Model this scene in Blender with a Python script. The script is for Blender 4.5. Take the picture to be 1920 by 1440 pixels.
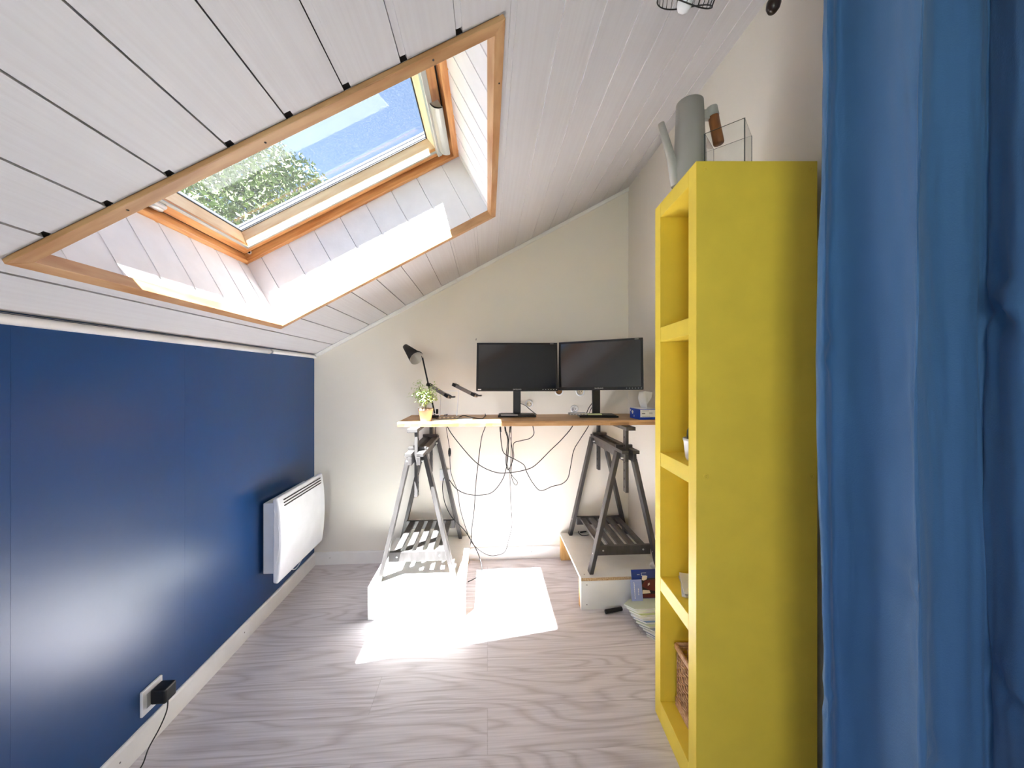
import bpy, bmesh, math, random
from mathutils import Vector, Matrix
random.seed(7)
for o in list(bpy.data.objects): bpy.data.objects.remove(o)
S = bpy.context.scene
COL = S.collection
# ------------------------------------------------------------------ camera
F = 700.0; H = 1.354; VX, VY = 914.0, 709.0
PSI = math.atan((960 - VX) / F); CP, SP = math.cos(PSI), math.sin(PSI)
cd = bpy.data.cameras.new('camera'); cam = bpy.data.objects.new('camera', cd); COL.objects.link(cam)
cam.location = (0, 0, H); cam.rotation_euler = (math.pi/2, 0, -PSI)
cd.sensor_width = 36; cd.lens = F / 1920 * 36; cd.shift_y = (VY - 720) / 1920.0
cd.clip_start = .02; cd.clip_end = 200
S.camera = cam
# ------------------------------------------------------------------ light
SUN = Vector((.265, .375, -1)).normalized()
w = bpy.data.worlds.new('sky'); S.world = w; w.use_nodes = True
nt = w.node_tree; bg = nt.nodes['Background']
sk = nt.nodes.new('ShaderNodeTexSky'); sk.sky_type = 'NISHITA'; sk.sun_disc = False
sk.sun_elevation = math.radians(65); sk.sun_rotation = math.atan2(-SUN.x, -SUN.y); sk.air_density = 1.0; sk.dust_density = .6
nt.links.new(sk.outputs[0], bg.inputs[0]); bg.inputs[1].default_value = .062
ld = bpy.data.lights.new('sun', 'SUN'); ld.energy = 22.5; ld.angle = math.radians(.53); ld.color = (.97, .985, 1)
sun = bpy.data.objects.new('sun', ld); COL.objects.link(sun); sun.rotation_euler = SUN.to_track_quat('-Z', 'Y').to_euler()
sun.location = (-3, -3, 9)
# fill lamp added behind the camera to brighten the room, set in an invented opening
ad = bpy.data.lights.new('rear_fill', 'AREA'); ad.shape = 'RECTANGLE'; ad.size = .85; ad.size_y = .85; ad.energy = 5; ad.color = (.93, .96, 1)
al = bpy.data.objects.new('rear_fill', ad); COL.objects.link(al); al.location = (-.70, -1.93, 1.0); al.rotation_euler = (math.radians(90), 0, 0)
S.view_settings.view_transform = 'Standard'; S.view_settings.look = 'None'
S.view_settings.exposure = 2.25; S.view_settings.gamma = 1; S.view_settings.use_curve_mapping = False

# ------------------------------------------------------------------ helpers
def W(xc, yc, z): return Vector((CP*xc + SP*yc, -SP*xc + CP*yc, z))
K = .985
def WK(xc, yc, z): return W(xc*K, yc*K, H + K*(z - H))
def ray(u, v):
    x = (u - 960) / F; return Vector((CP*x + SP, -SP*x + CP, -(v - VY) / F))
def atY(u, v, Y):
    r = ray(u, v); t = Y / r.y; return Vector((r.x*t, Y, H + r.z*t))
def atZ(u, v, z):
    r = ray(u, v); t = (z - H) / r.z; return Vector((r.x*t, r.y*t, z))
def srgb(r, g, b):
    f = lambda c: (c/255/12.92) if c/255 <= .04045 else ((c/255 + .055)/1.055)**2.4
    return (f(r), f(g), f(b), 1)
def mat(name, rgb, rough=.5, metal=0, bump=0, bscale=(60, 60, 60), var=0, vscale=(8, 8, 8), trans=0, ior=1.45, rgb2=None, detail=6, spec=.5, sheen=0, rot=0):
    m = bpy.data.materials.new(name); m.use_nodes = True; n = m.node_tree.nodes; l = m.node_tree.links
    p = n['Principled BSDF']; p.inputs['Base Color'].default_value = srgb(*rgb); p.inputs['Roughness'].default_value = rough
    p.inputs['Metallic'].default_value = metal; p.inputs['IOR'].default_value = ior; p.inputs['Transmission Weight'].default_value = trans
    p.inputs['Specular IOR Level'].default_value = spec
    if sheen: p.inputs['Sheen Weight'].default_value = sheen
    tc = n.new('ShaderNodeTexCoord')
    def noise(sc):
        mp = n.new('ShaderNodeMapping'); mp.vector_type = 'TEXTURE'; mp.inputs['Scale'].default_value = tuple(1/q for q in sc); mp.inputs['Rotation'].default_value = (0, -rot, 0); l.new(tc.outputs['Object'], mp.inputs[0])
        t = n.new('ShaderNodeTexNoise'); t.inputs['Scale'].default_value = 1; t.inputs['Detail'].default_value = detail; l.new(mp.outputs[0], t.inputs[0]); return t
    t = noise(vscale); r = n.new('ShaderNodeValToRGB'); r.color_ramp.elements[0].position = .35; r.color_ramp.elements[1].position = .65
    c2 = rgb2 if rgb2 else tuple(max(0, c*(1 - var)) for c in rgb)
    if not rgb2 and not var: c2 = tuple(c*.97 for c in rgb)
    r.color_ramp.elements[0].color = srgb(*c2); r.color_ramp.elements[1].color = srgb(*rgb)
    l.new(t.outputs[0], r.inputs[0]); l.new(r.outputs[0], p.inputs['Base Color'])
    if bump:
        t2 = noise(bscale); b = n.new('ShaderNodeBump'); b.inputs['Strength'].default_value = bump; b.inputs['Distance'].default_value = .002
        l.new(t2.outputs[0], b.inputs['Height']); l.new(b.outputs[0], p.inputs['Normal'])
    return m

def add_box(bm, x0, x1, y0, y1, z0, z1, xf=None):
    vs = [Vector((x, y, z)) for x in (x0, x1) for y in (y0, y1) for z in (z0, z1)]
    if xf: vs = [xf(v) if callable(xf) else xf @ v for v in vs]
    v = [bm.verts.new(p) for p in vs]
    fs = []
    for q in ((0,1,3,2),(4,6,7,5),(0,4,5,1),(2,3,7,6),(0,2,6,4),(1,5,7,3)): fs.append(bm.faces.new([v[i] for i in q]))
    return fs
def smooth_pts(pts, n=8):
    pts = [Vector(p) for p in pts]
    if len(pts) < 3: return pts
    out = []
    P = [pts[0]*2 - pts[1]] + pts + [pts[-1]*2 - pts[-2]]
    for i in range(1, len(P) - 2):
        for k in range(n):
            t = k/n; a, b, c, d = P[i-1], P[i], P[i+1], P[i+2]
            out.append(.5*((2*b) + (c - a)*t + (2*a - 5*b + 4*c - d)*t*t + (3*b - a - 3*c + d)*t**3))
    out.append(pts[-1]); return out
def add_tube(bm, pts, r, n=8, smooth=True, caps=True):
    pts = smooth_pts(pts) if smooth else [Vector(p) for p in pts]
    rr = r if isinstance(r, (list, tuple)) else None
    up = None; rings = []
    for i, p in enumerate(pts):
        t = (pts[min(i+1, len(pts)-1)] - pts[max(i-1, 0)])
        if t.length < 1e-9: t = Vector((0, 0, 1))
        t.normalize()
        if up is None:
            up = Vector((0, 0, 1)) if abs(t.z) < .9 else Vector((1, 0, 0))
        up = (up - t*up.dot(t))
        if up.length < 1e-6: up = t.orthogonal()
        up.normalize(); sd = t.cross(up)
        ra = r if rr is None else rr[0] + (rr[1] - rr[0])*i/(len(pts) - 1)
        rings.append([bm.verts.new(p + (up*math.cos(2*math.pi*k/n) + sd*math.sin(2*math.pi*k/n))*ra) for k in range(n)])
    for a, b in zip(rings, rings[1:]):
        for k in range(n): bm.faces.new((a[k], a[(k+1) % n], b[(k+1) % n], b[k])).smooth = True
    if caps: bm.faces.new(rings[0][::-1]); bm.faces.new(rings[-1])
def add_bar(bm, a, b, wx, wy, side=(1, 0, 0)):
    """rectangular bar from a to b, width wx along side, wy along the other"""
    a, b = Vector(a), Vector(b); t = (b - a).normalized(); s = Vector(side); s = (s - t*s.dot(t)).normalized(); q = t.cross(s)
    vs = []
    for p in (a, b):
        for i, j in ((-1,-1),(1,-1),(1,1),(-1,1)): vs.append(bm.verts.new(p + s*(wx/2*i) + q*(wy/2*j)))
    for f in ((0,3,2,1),(4,5,6,7),(0,1,5,4),(1,2,6,5),(2,3,7,6),(3,0,4,7)): bm.faces.new([vs[i] for i in f])
def add_lathe(bm, prof, n=32, xf=None):
    rings = []
    for r, z in prof:
        if r < 1e-6: rings.append([bm.verts.new(xf @ Vector((0, 0, z)) if xf else Vector((0, 0, z)))])
        else: rings.append([bm.verts.new((xf @ p) if xf else p) for p in (Vector((r*math.cos(2*math.pi*k/n), r*math.sin(2*math.pi*k/n), z)) for k in range(n))])
    for a, b in zip(rings, rings[1:]):
        for k in range(n):
            k2 = (k+1) % n
            if len(a) == 1 and len(b) == 1: continue
            if len(a) == 1: f = bm.faces.new((a[0], b[k], b[k2]))
            elif len(b) == 1: f = bm.faces.new((a[k], a[k2], b[0]))
            else: f = bm.faces.new((a[k], a[k2], b[k2], b[k]))
            f.smooth = True
def obj(name, bm, m, parent=None, bevel=0, recalc=True, sm=False):
    if recalc: bmesh.ops.recalc_face_normals(bm, faces=bm.faces)
    me = bpy.data.meshes.new(name); bm.to_mesh(me); bm.free()
    o = bpy.data.objects.new(name, me); COL.objects.link(o)
    for x in (m if isinstance(m, list) else [m]): me.materials.append(x)
    if sm:
        for p in me.polygons: p.use_smooth = True
    if parent is not None:
        o.parent = parent; o.matrix_parent_inverse = Matrix.Identity(4)
    if bevel:
        b = o.modifiers.new('bevel', 'BEVEL'); b.width = bevel; b.segments = 2; b.limit_method = 'ANGLE'; b.angle_limit = math.radians(40)
    return o
def B(*boxes, xf=None):
    bm = bmesh.new()
    for b in boxes: add_box(bm, *b, xf=xf)
    return bm
def tag(o, label, cat, group=None):
    o['label'] = label; o['category'] = cat
    if group: o['group'] = group
    return o
def thing(name, label, cat, loc=(0, 0, 0), rz=0, group=None):
    o = bpy.data.objects.new(name, None); COL.objects.link(o); o.location = loc; o.rotation_euler = (0, 0, rz); o.empty_display_size = .05
    return tag(o, label, cat, group)
def struct(o): o['kind'] = 'structure'; return o
def T(x=0, y=0, z=0): return Matrix.Translation((x, y, z))
def R(a, ax): return Matrix.Rotation(math.radians(a), 4, ax)

# ------------------------------------------------------------------ materials
M = {}
M['wall'] = mat('painted_wall', (236, 230, 219), .6, bump=.08, bscale=(160, 160, 160), rgb2=(235, 229, 218))
M['blue_wall'] = mat('semi_gloss_blue_paint', (4, 62, 118), .33, bump=.10, bscale=(40, 40, 40), var=.05, vscale=(3, 3, 3), spec=.65)
M['board'] = mat('white_wood_board', (209, 206, 208), .5, bump=.22, bscale=(130, 3.5, 130), rgb2=(205, 201, 203), vscale=(90, 1.6, 90), detail=4)
M['board_n'] = mat('white_wood_board_reveal', (238, 236, 238), .45, bump=.3, bscale=(60, 60, 60), var=.02, vscale=(14, 14, 14))
M['white_trim'] = mat('white_trim_paint', (240, 238, 236), .35)
M['dark_gap'] = mat('dark_gap', (60, 54, 52), .8)
M['casing'] = mat('varnished_pine_casing', (198, 156, 112), .4, bump=.2, bscale=(20, 4, 20), rgb2=(176, 124, 78), vscale=(30, 5, 30))
M['casing_x'] = mat('varnished_pine_casing_across', (198, 156, 112), .4, bump=.2, bscale=(4, 20, 20), rgb2=(172, 126, 84), vscale=(5, 30, 30), rot=math.radians(28.94))
M['pine'] = mat('varnished_pine_frame', (226, 172, 112), .35, bump=.2, bscale=(40, 5, 40), rgb2=(196, 132, 76), vscale=(60, 5, 60))
M['pine_x'] = mat('varnished_pine_frame_across', (226, 172, 112), .35, bump=.2, bscale=(5, 40, 40), rgb2=(196, 132, 76), vscale=(5, 60, 60), rot=math.radians(28.94))
M['pale_sash_x'] = mat('pale_sash_wood_across', (236, 214, 180), .4, rgb2=(222, 190, 150), vscale=(6, 50, 50), rot=math.radians(28.94))
M['pale_sash'] = mat('pale_sash_wood', (236, 214, 180), .4, rgb2=(222, 190, 150), vscale=(40, 6, 40))
M['alu'] = mat('grey_aluminium', (176, 176, 168), .4, .3)
M['gasket'] = mat('black_gasket', (25, 25, 26), .6)
M['cladding'] = mat('grey_cladding', (84, 86, 96), .5)
M['plastic_w'] = mat('white_plastic', (238, 238, 240), .35)
M['heater'] = mat('heater_enamel', (240, 241, 245), .3)
M['black'] = mat('black_plastic', (18, 18, 19), .4)
M['blackm'] = mat('matt_black_metal', (30, 28, 27), .55)
M['screen'] = mat('dark_screen', (8, 7, 9), .13, spec=1.0)
M['trestle'] = mat('grey_black_stained_wood', (76, 73, 72), .42, bump=.3, bscale=(50, 50, 12), rgb2=(58, 55, 54), vscale=(30, 30, 6))
M['screw'] = mat('bright_screw', (225, 225, 222), .3, .6)
M['hole'] = mat('drill_hole', (6, 6, 6), .9)
M['desk'] = mat('live_pine_slab', (214, 172, 122), .45, bump=.2, bscale=(3, 60, 60), rgb2=(186, 138, 90), vscale=(2.2, 38, 38))
M['melamine'] = mat('white_melamine', (238, 238, 234), .35)
M['chip'] = mat('raw_chipboard', (214, 190, 150), .8, bump=.5, bscale=(200, 200, 200), rgb2=(160, 120, 80), vscale=(160, 160, 160))
M['pine_block'] = mat('pine_block', (222, 182, 120), .55, rgb2=(200, 150, 88), vscale=(50, 50, 6))
M['yellow'] = mat('yellow_lacquer', (243, 213, 74), .5, bump=.05, bscale=(80, 80, 80))
M['can'] = mat('grey_enamel', (184, 182, 174), .45)
M['wood_handle'] = mat('brown_turned_wood', (172, 112, 66), .4, rgb2=(140, 86, 46), vscale=(60, 60, 8))
M['wicker'] = mat('wicker', (222, 178, 134), .6, rgb2=(190, 140, 96), vscale=(80, 80, 80), bump=.4)
M['terracotta'] = mat('pale_terracotta', (222, 184, 160), .7, rgb2=(210, 170, 144))
M['soil'] = mat('soil', (60, 46, 36), .95, bump=.8)
M['leaf'] = mat('pale_green_leaf', (206, 216, 160), .5, rgb2=(150, 176, 104), vscale=(60, 60, 60))
M['stem'] = mat('plant_stem', (140, 130, 100), .7)
M['treeleaf'] = mat('tree_leaf', (92, 102, 62), .7, rgb2=(64, 76, 48), vscale=(2, 2, 2))
M['bark'] = mat('bark', (90, 74, 58), .9)
M['grass'] = mat('lawn', (104, 122, 66), .9, rgb2=(80, 100, 50), vscale=(1, 1, 1))
M['paper'] = mat('white_paper', (240, 240, 238), .7)
M['acrylic'] = mat('clear_acrylic', (250, 252, 252), .02, trans=1, ior=1.2)
M['acrylic_edge'] = mat('acrylic_edge', (150, 156, 152), .2, trans=.5, ior=1.3)
M['box_blue'] = mat('tissue_box_blue', (28, 78, 190), .4, rgb2=(20, 60, 170))
M['sticky'] = mat('pale_green_sticky_paper', (214, 222, 170), .8)
M['grey_dev'] = mat('grey_plastic', (120, 116, 116), .45)
M['silver'] = mat('silver_plastic', (190, 190, 190), .35, .2)
M['navy'] = mat('navy_cover', (34, 60, 140), .35, rgb2=(24, 44, 112))
M['periwinkle'] = mat('periwinkle_cover', (150, 164, 214), .4)
M['red'] = mat('dark_red_print', (110, 36, 28), .4, rgb2=(80, 24, 22))
M['cream'] = mat('cream_print', (240, 228, 206), .5)
M['brown_hole'] = mat('brown_box_inside', (140, 100, 60), .7)
# curtain cloth
cu = mat('blue_curtain_cloth', (64, 110, 156), .75, bump=.25, bscale=(300, 300, 300), var=.06, vscale=(3, 3, 3), sheen=.15); M['curtain'] = cu
# laminate floor: planks run along X, with flowing cathedral grain
def floor_mat():
    m = bpy.data.materials.new('grey_oak_laminate'); m.use_nodes = True; n = m.node_tree.nodes; l = m.node_tree.links; p = n['Principled BSDF']
    p.inputs['Roughness'].default_value = .38
    tc = n.new('ShaderNodeTexCoord')
    br = n.new('ShaderNodeTexBrick'); br.offset = .37; br.inputs['Scale'].default_value = 1; br.inputs['Brick Width'].default_value = 1.29; br.inputs['Row Height'].default_value = .192
    br.inputs['Mortar Size'].default_value = .0012; br.inputs['Color1'].default_value = (0, 0, 0, 1); br.inputs['Color2'].default_value = (1, 1, 1, 1); br.inputs['Mortar'].default_value = (.5, .5, .5, 1)
    l.new(tc.outputs['Object'], br.inputs[0])
    mp = n.new('ShaderNodeMapping'); mp.inputs['Scale'].default_value = (1.0, 7.5, 1); l.new(tc.outputs['Object'], mp.inputs[0])
    off = n.new('ShaderNodeVectorMath'); off.operation = 'MULTIPLY_ADD'; off.inputs[1].default_value = (9, 5, 3); l.new(br.outputs['Color'], off.inputs[0]); l.new(mp.outputs[0], off.inputs[2])
    ns = n.new('ShaderNodeTexNoise'); ns.inputs['Scale'].default_value = .9; ns.inputs['Detail'].default_value = 1.5; ns.inputs['Roughness'].default_value = .4; l.new(off.outputs[0], ns.inputs[0])
    mu = n.new('ShaderNodeMath'); mu.operation = 'MULTIPLY'; mu.inputs[1].default_value = 30; l.new(ns.outputs[0], mu.inputs[0])
    fr = n.new('ShaderNodeMath'); fr.operation = 'PINGPONG'; fr.inputs[1].default_value = 1; l.new(mu.outputs[0], fr.inputs[0])
    r1 = n.new('ShaderNodeValToRGB'); r1.color_ramp.elements[0].position = .0; r1.color_ramp.elements[1].position = .55
    r1.color_ramp.elements[0].color = srgb(198, 191, 194); r1.color_ramp.elements[1].color = srgb(220, 215, 219); l.new(fr.outputs[0], r1.inputs[0])
    mp2 = n.new('ShaderNodeMapping'); mp2.inputs['Scale'].default_value = (3.5, 130, 1); l.new(tc.outputs['Object'], mp2.inputs[0])
    n2 = n.new('ShaderNodeTexNoise'); n2.inputs['Scale'].default_value = 1; n2.inputs['Detail'].default_value = 5; l.new(mp2.outputs[0], n2.inputs[0])
    r2 = n.new('ShaderNodeValToRGB'); r2.color_ramp.elements[0].position = .35; r2.color_ramp.elements[1].position = .65
    r2.color_ramp.elements[0].color = (.80, .79, .79, 1); r2.color_ramp.elements[1].color = (1.06, 1.06, 1.06, 1); l.new(n2.outputs[0], r2.inputs[0])
    mx = n.new('ShaderNodeMix'); mx.data_type = 'RGBA'; mx.blend_type = 'MULTIPLY'; mx.inputs[0].default_value = .8; l.new(r1.outputs[0], mx.inputs[6]); l.new(r2.outputs[0], mx.inputs[7])
    r3 = n.new('ShaderNodeValToRGB'); r3.color_ramp.elements[0].position = 0; r3.color_ramp.elements[1].position = 1
    r3.color_ramp.elements[0].color = (1, 1, 1, 1); r3.color_ramp.elements[1].color = (.66, .64, .63, 1); l.new(br.outputs['Fac'], r3.inputs[0])
    m2 = n.new('ShaderNodeMix'); m2.data_type = 'RGBA'; m2.blend_type = 'MULTIPLY'; m2.inputs[0].default_value = .7; l.new(mx.outputs[2], m2.inputs[6]); l.new(r3.outputs[0], m2.inputs[7])
    l.new(m2.outputs[2], p.inputs['Base Color'])
    b = n.new('ShaderNodeBump'); b.inputs['Strength'].default_value = .12; b.inputs['Distance'].default_value = .001; l.new(n2.outputs[0], b.inputs['Height']); l.new(b.outputs[0], p.inputs['Normal'])
    return m
M['floor'] = floor_mat()
# window glass, slightly dirty, with a few stuck petals
def glass_mat():
    m = bpy.data.materials.new('dusty_window_glass'); m.use_nodes = True; n = m.node_tree.nodes; l = m.node_tree.links; n.remove(n['Principled BSDF']); out = n['Material Output']
    tr = n.new('ShaderNodeBsdfTransparent'); tr.inputs[0].default_value = (.95, .97, .97, 1)
    gl = n.new('ShaderNodeBsdfGlossy'); gl.inputs['Roughness'].default_value = .01
    df = n.new('ShaderNodeBsdfDiffuse'); df.inputs[0].default_value = (.85, .85, .8, 1); tl = n.new('ShaderNodeBsdfTranslucent'); tl.inputs[0].default_value = (.8, .82, .8, 1)
    lw = n.new('ShaderNodeLayerWeight'); pw = n.new('ShaderNodeMath'); pw.operation = 'POWER'; pw.inputs[1].default_value = 4; l.new(lw.outputs['Facing'], pw.inputs[0]); fr = n.new('ShaderNodeMath'); fr.operation = 'MULTIPLY_ADD'; fr.inputs[1].default_value = .6; fr.inputs[2].default_value = .035; l.new(pw.outputs[0], fr.inputs[0])
    a = n.new('ShaderNodeMixShader'); l.new(fr.outputs[0], a.inputs[0]); l.new(tr.outputs[0], a.inputs[1]); l.new(gl.outputs[0], a.inputs[2])
    tc = n.new('ShaderNodeTexCoord'); no = n.new('ShaderNodeTexNoise'); no.inputs['Scale'].default_value = 240; no.inputs['Detail'].default_value = 3; l.new(tc.outputs['Object'], no.inputs[0])
    rp = n.new('ShaderNodeValToRGB'); rp.color_ramp.elements[0].position = .45; rp.color_ramp.elements[1].position = .75; rp.color_ramp.elements[1].color = (.035, .035, .035, 1); rp.color_ramp.elements[0].color = (.004, .004, .004, 1); l.new(no.outputs[0], rp.inputs[0])
    ad_ = n.new('ShaderNodeMixShader'); ad_.inputs[0].default_value = .5; l.new(df.outputs[0], ad_.inputs[1]); l.new(tl.outputs[0], ad_.inputs[2])
    b = n.new('ShaderNodeMixShader'); l.new(rp.outputs[0], b.inputs[0]); l.new(a.outputs[0], b.inputs[1]); l.new(ad_.outputs[0], b.inputs[2]); l.new(b.outputs[0], out.inputs[0])
    return m
M['glass'] = glass_mat()

# ------------------------------------------------------------------ room shell
XL, XR, YB, YR = -1.255, 1.078, 2.80, -1.9
A0 = Vector((-1.276, 0, 1.512)); TH = math.radians(28.94); DV = Vector((math.cos(TH), 0, math.sin(TH))); NV = Vector((-math.sin(TH), 0, math.cos(TH)))
def RF(v): return A0 + DV*v.x + Vector((0, v.y, 0)) + NV*v.z            # roof frame (s along slope, Y, h outward)
def ceil_z(X): return A0.z + (X - A0.x)*math.tan(TH)
struct(obj('floor', B((XL-.1, XR+.1, YR-.1, YB+.1, -.12, 0)), M['floor']))
sy = [abs(XL)*ray(u, 1000).y/abs(ray(u, 1000).x) for u in (24, 348)]
struct(obj('wall_left', B((XL-.12, XL, YR-.1, YB, 0, 1.56), *[(XL-.01, XL+.0003, y-.005, y+.005, 0, 1.5) for y in sy]), M['blue_wall']))
def gable(y0, y1):
    bm = bmesh.new(); pr = [(XL, 0), (XR, 0), (XR, ceil_z(XR)+.015), (XL, ceil_z(XL)+.015)]
    a = [bm.verts.new((x, y0, z)) for x, z in pr]; b = [bm.verts.new((x, y1, z)) for x, z in pr]
    bm.faces.new(a); bm.faces.new(b[::-1])
    for i in range(4): bm.faces.new((a[i], b[i], b[(i+1) % 4], a[(i+1) % 4]))
    return bm
struct(obj('wall_back', gable(YB, YB+.1), M['wall']))
bm = bmesh.new()                                                       # unseen rear wall, with an opening added for the fill lamp
def prism_xz(bm, pts, y0, y1):
    a = [bm.verts.new((x, y0, z)) for x, z in pts]; b = [bm.verts.new((x, y1, z)) for x, z in pts]
    bm.faces.new(a); bm.faces.new(b[::-1])
    for i in range(len(pts)): bm.faces.new((a[i], b[i], b[(i+1) % len(pts)], a[(i+1) % len(pts)]))
cz = lambda x: ceil_z(x) + .015
for pts in ([(XL, 0), (-1.15, 0), (-1.15, cz(-1.15)), (XL, cz(XL))], [(-1.15, 0), (-.25, 0), (-.25, .55), (-1.15, .55)], [(-1.15, 1.45), (-.25, 1.45), (-.25, cz(-.25)), (-1.15, cz(-1.15))], [(-.25, 0), (XR, 0), (XR, cz(XR)), (-.25, cz(-.25))]):
    prism_xz(bm, pts, YR, YR - .1)
struct(obj('wall_rear', bm, M['blue_wall']))
struct(obj('wall_right', B((XR, XR+.1, YR-.1, YB+.1, 0, 2.83)), M['wall']))

# board ceiling with the skylight opening (all in the roof frame)
OS0, OS1, OY0, OY1 = .245, 1.478, .932, 2.0                             # clear opening
SMAX = (XR + .06 - A0.x)/math.cos(TH)
bm = bmesh.new()
def strips(bm, s0, s1, h0, h1, cut=.0285):
    if s1 <= s0: return
    segs = []
    lo, hi = max(s0, OS0-.012), min(s1, OS1+.012)
    if hi <= lo: segs.append((s0, s1, YR, YB))
    else:
        segs.append((lo, hi, YR, OY0-cut)); segs.append((lo, hi, OY1+.012, YB))
        if s0 < lo: segs.append((s0, lo, YR, YB))
        if hi < s1: segs.append((hi, s1, YR, YB))
    for a, b, y0, y1 in segs: add_box(bm, a, b, y0, y1, h0, h1, RF)
k = -4; gr = []
while .474 + .1497*k < SMAX: gr.append(.474 + .1497*k); k += 1
prev = 0
for g in gr:
    if g < .005: continue
    strips(bm, prev, g, 0, .012); strips(bm, g + .0028, g + .0185, .0035, .012, .040); prev = g + .0185
strips(bm, prev, SMAX, 0, .012)
ce = obj('ceiling', bm, M['board'])
bm = bmesh.new(); strips(bm, -.06, SMAX, .012, .05, .012)
struct(obj('ceiling', bm, M['dark_gap'], ce)) ; struct(ce)
ce.children[0].name = 'ceiling_backing'

# skirting boards
def skirting(bm, a, b, nrm, zt=.09, th=.012):
    a, b, nrm = Vector(a), Vector(b), Vector(nrm)
    pr = [(0, 0), (th, 0), (th, zt-.008), (th*.5, zt), (0, zt)]
    A_ = [bm.verts.new(a + nrm*x + Vector((0, 0, z))) for x, z in pr]; B_ = [bm.verts.new(b + nrm*x + Vector((0, 0, z))) for x, z in pr]
    bm.faces.new(A_); bm.faces.new(B_[::-1])
    for i in range(5): bm.faces.new((A_[i], B_[i], B_[(i+1) % 5], A_[(i+1) % 5]))
bm = bmesh.new()
for y0, y1 in ((YR, .2), (.2015, 2.04), (2.0415, YB-.012)): skirting(bm, (XL, y0, 0), (XL, y1, 0), (1, 0, 0))
bl = struct(obj('baseboard_left', bm, M['white_trim']))
bm = bmesh.new()
for x0, x1 in ((XL, -.085), (-.0835, XR)): skirting(bm, (x0, YB, 0), (x1, YB, 0), (0, -1, 0))
bb_ = struct(obj('baseboard_back', bm, M['white_trim']))
bm = bmesh.new(); skirting(bm, (XR, YR, 0), (XR, YB-.012, 0), (-1, 0, 0)); struct(obj('baseboard_right', bm, M['white_trim']))
def dots(pts, axis, par, m='grey_dev', r=.003):
    for p in pts:
        bm = bmesh.new(); q = Vector((0, 0, 1)).rotation_difference(Vector(axis)).to_matrix().to_4x4()
        add_lathe(bm, [(0, -.001), (r, -.001), (r, .0008), (0, .0012)], 12, Matrix.Translation(p) @ q); obj('screw', bm, M[m], par)
dots([(XL+.012, y, .05) for y in (1.35, 2.0)], (1, 0, 0), bl); dots([(-1.14, YB-.012, .05), (.33, YB-.012, .05), (.02, YB-.012, .05)], (0, -1, 0), bb_)
# mouldings
def seg_trim(name, a, b, r, m=M['white_trim']):
    bm = bmesh.new(); add_tube(bm, [a, b], r, 14, False); return struct(obj(name, bm, m))
seg_trim('trim_1', (XL+.008, YR, 1.507), (XL+.008, 2.225, 1.507), .014)
seg_trim('trim_2', (XL+.008, 2.245, 1.509), (XL+.008, YB, 1.509), .0125)
bm = bmesh.new()
for s0, s1, t in ((0, 1.19, 0), (1.192, SMAX-.06, .002)):
    add_box(bm, s0, s1, YB-.014, YB, -.026+t, -.0005, RF); add_box(bm, s0, s1, YB-.02, YB, -.008, -.0005, RF)
struct(obj('trim_3', bm, M['white_trim'], bevel=.003))
bm = bmesh.new(); add_box(bm, SMAX-.09, SMAX-.085, YR, YB, -.003, 0, RF); bm.free()

# ------------------------------------------------------------------ skylight
win = bpy.data.objects.new('window_1', None); COL.objects.link(win); struct(win)
def ring(o, i, h0, h1, slope=0, two=False):
    """ring between outer rect o and inner rect i (s0,s1,y0,y1); slope insets the inner edge at h1"""
    bm = bmesh.new()
    def rect(r, h, e=0): return [bm.verts.new(RF(Vector(p))) for p in ((r[0]+e, r[2]+e, h), (r[1]-e, r[2]+e, h), (r[1]-e, r[3]-e, h), (r[0]+e, r[3]-e, h))]
    o0, o1, i0, i1 = rect(o, h0), rect(o, h1), rect(i, h0), rect(i, h1, slope)
    for k in range(4):
        j = (k+1) % 4
        for q in ((o0[k], o0[j], i0[j], i0[k]), (o1[k], i1[k], i1[j], o1[j]), (o0[k], o1[k], o1[j], o0[j]), (i0[k], i0[j], i1[j], i1[k])): bm.faces.new(q).material_index = 1 if (two and k in (0, 2)) else 0
    return bm
def rings(name, o, i, h0, h1, mats, slope=0, bevel=.002, par=win):
    b = obj(name, ring(o, i, h0, h1, slope), mats, par, bevel)
    return b
op = (OS0, OS1, OY0, OY1)
# pine casing round the opening: face mitred, slightly proud of the boards
def side(bm, k, o, i, h0, h1, e=0):
    co = [((o[0], o[2]), (o[1], o[2]), (i[1], i[2]), (i[0], i[2])), ((o[1], o[2]), (o[1], o[3]), (i[1], i[3]), (i[1], i[2])), ((o[1], o[3]), (o[0], o[3]), (i[0], i[3]), (i[1], i[3])), ((o[0], o[3]), (o[0], o[2]), (i[0], i[2]), (i[0], i[3]))][k]
    a = [bm.verts.new(RF(Vector((s, y, h0)))) for s, y in co]; b = [bm.verts.new(RF(Vector((s, y, h1)))) for s, y in co]
    bm.faces.new(a); bm.faces.new(b[::-1])
    for q in range(4): bm.faces.new((a[q], b[q], b[(q+1) % 4], a[(q+1) % 4]))
for k in range(4):
    bm = bmesh.new(); side(bm, k, (OS0-.024, OS1+.024, OY0-.026, OY1+.024), (OS0+.002, OS1-.002, OY0+.004, OY1-.002), -.012, .002)
    side(bm, k, (OS0-.001, OS1+.001, OY0-.001, OY1+.001), (OS0+.006, OS1-.006, OY0+.008, OY1-.006), -.012, .028)
    obj('casing', bm, M['casing_x'] if k in (0, 2) else M['casing'], win, .0015)
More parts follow.
